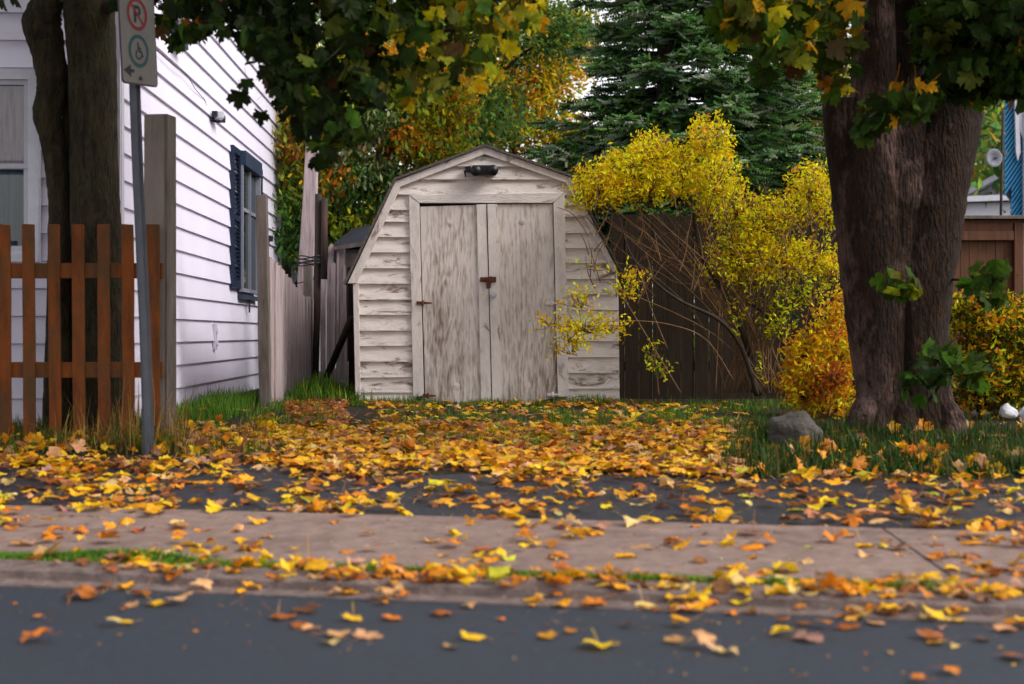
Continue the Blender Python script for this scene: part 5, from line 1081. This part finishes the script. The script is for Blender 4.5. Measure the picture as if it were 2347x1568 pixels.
# nothing inside the trunk, posts or shed
NI = 300 - count
wts = {0: [7, 6, 4, 3, 2.2, 2.2, 1.6, 1, 1.5, .2]}
def spot(s, u):
    pl = 'on the road edge' if s < 0 else 'in the gutter' if s < .12 else 'on the kerb top' if s < .33 else 'on the sidewalk' if s < 1.42 else 'on the driveway'
    return pl
import collections
near = ['picket fence', 'sign post', 'white wall', 'grey post', 'rusty pipe', 'left shed wall', 'left shed door', 'right shed door', 'right shed wall', 'brown fence', 'yellow bush', 'orange bush', 'boulder', 'thick trunk', 'brown gate', 'right edge']
nu = [120, 330, 470, 605, 735, 880, 1040, 1200, 1360, 1500, 1640, 1740, 1840, 2060, 2240, 2347]
todo = []
for (x, y) in cand[:NI]:
    s = s_of(x, y); u, v = ground_to_px(x, y); cn = CN_[rg.choice(10, p=np.array(wts[0]) / sum(wts[0]))]
    sz_ = .042 + .07 * rg.beta(1.5, 2.0) if s > 0 else rg.uniform(.03, .08); cu = rg.uniform(.2, .62)
    st = ('small ' if sz_ < .06 else 'large ' if sz_ > .085 else '') + WORD[cn]; k_ = int(np.argmin([abs(u - q_) for q_ in nu]))
    todo.append([x, y, sz_, cn, f"{st} {'curled' if cu > .5 else 'flat'} leaf {spot(s, u)} below the {near[k_]}", cu, u])
grp = collections.defaultdict(list)
for q in todo: grp[q[4]].append(q)
ORD = {2: ['left', 'right'], 3: ['left', 'middle', 'right'], 4: ['leftmost', 'second', 'third', 'rightmost'], 5: ['leftmost', 'second', 'middle', 'fourth', 'rightmost']}
for lb, qs in grp.items():
    qs.sort(key=lambda q: q[6])
    for i, q in enumerate(qs):
        l2 = lb if len(qs) == 1 else (ORD[len(qs)][i] if len(qs) in ORD else f'number {i + 1} from left,') + ' ' + lb
        leaf_object(q[0], q[1], q[2], q[3], l2, q[5], 'maple leaves on the kerb and sidewalk')
rest = cand[NI:]; p = np.column_stack([rest, np.zeros(len(rest))]); p[:, 2] = gz(p) + rg.uniform(.008, .045, len(p))
ss = (p[:, 1] - S0 - SL * p[:, 0]) / CN; p[:, 2] -= np.where(ss < 2.6, .012, 0)
uu = CX + p[:, 0] / p[:, 1] * F
cols = palette(len(p), CN_, [8, 9, 4.5, 2.2, 3.2, 2.8, 1.2, .6, 1.6, .5], rg); red = ((uu > 650) & (uu < 800) & (p[:, 1] > 10.2)) | (rg.random(len(p)) < np.interp(uu, [1100, 1700], [0, .14]) * (p[:, 1] > 8)); cols[red] = palette(red.sum(), ['rust', 'orange', 'brown', 'pink'], [4, 3, 2, 1], rg)
ob = cloud('leaf_litter', T_MAPLE, p, rotmats(len(p), 'ground', rg, .18), .04 + .085 * rg.beta(1.6, 1.9, len(p)), cols, M['leaf'], None, .42, rg, 40); tag(ob, 'thick carpet of yellow and orange maple leaves covering the drive before the shed', 'leaf litter', kind='stuff')
# caught in the grass and against posts
n = 220; uu = np.concatenate([rg.uniform(-40, 640, 130), rg.uniform(1720, 2400, 90)]); vv = np.concatenate([rg.uniform(965, 1050, 130), rg.uniform(985, 1095, 90)])
pts = np.array([px_to_ground(a, max(b, 975)) for a, b in zip(uu, vv)]); pp = np.column_stack([pts, np.zeros(n)]); pp[:, 2] = gz(pp) + rg.uniform(.01, .07, n)
ob = cloud('caught_leaves', T_MAPLE, pp, rotmats(n, 'any', rg), rg.uniform(.06, .12, n), palette(n, ['gold', 'yellow', 'peach', 'orange', 'brown'], [4, 3, 2, 3, 2], rg), M['leaf'], None, .5, rg, 10); tag(ob, 'yellow leaves caught upright in the grass by fence and trunk', 'leaf litter', kind='stuff')

# crumbs and loose stalks
rg = np.random.default_rng(99); n = 2600; t_ = rg.uniform(-3.2, 3.2, n); s_ = np.where(rg.random(n) < .45, rg.uniform(.0, .42, n), rg.uniform(-.9, 2.6, n)); q = np.array([xy_of(a, b) for a, b in zip(t_, s_)]); p = np.column_stack([q, np.zeros(n)]); p[:, 2] = gz(p) + .004
ob = cloud('leaf_crumbs', T_SMALL, p, rotmats(n, 'ground', rg, .12), rg.uniform(.008, .024, n), palette(n, ['brown', 'tan', 'gold', 'rust'], [5, 3, 2, 2], rg), M['leaf'], None, 0, rg); tag(ob, 'small brown leaf crumbs scattered over kerb, sidewalk and road edge', 'leaf litter', kind='stuff')
n = 420; t_ = rg.uniform(-3, 3, n); s_ = rg.uniform(-.3, 3, n); q = np.array([xy_of(a, b) for a, b in zip(t_, s_)]); p = np.column_stack([q, np.zeros(n)]); p[:, 2] = gz(p) + .006
sz3 = np.column_stack([np.full(n, .0035), rg.uniform(.01, .04, n), rg.uniform(.04, .11, n)])
ob = cloud('leaf_stalks', T_BLADE, p, rotmats(n, 'blade', rg, .25) @ np.array([[1, 0, 0], [0, .12, .99], [0, -.99, .12]]), sz3, palette(n, ['tan', 'pale', 'brown', 'gold'], [4, 2, 3, 2], rg), M['leaf'], None, 0, rg); tag(ob, 'thin loose leaf stalks lying over sidewalk and driveway', 'leaf litter', kind='stuff')
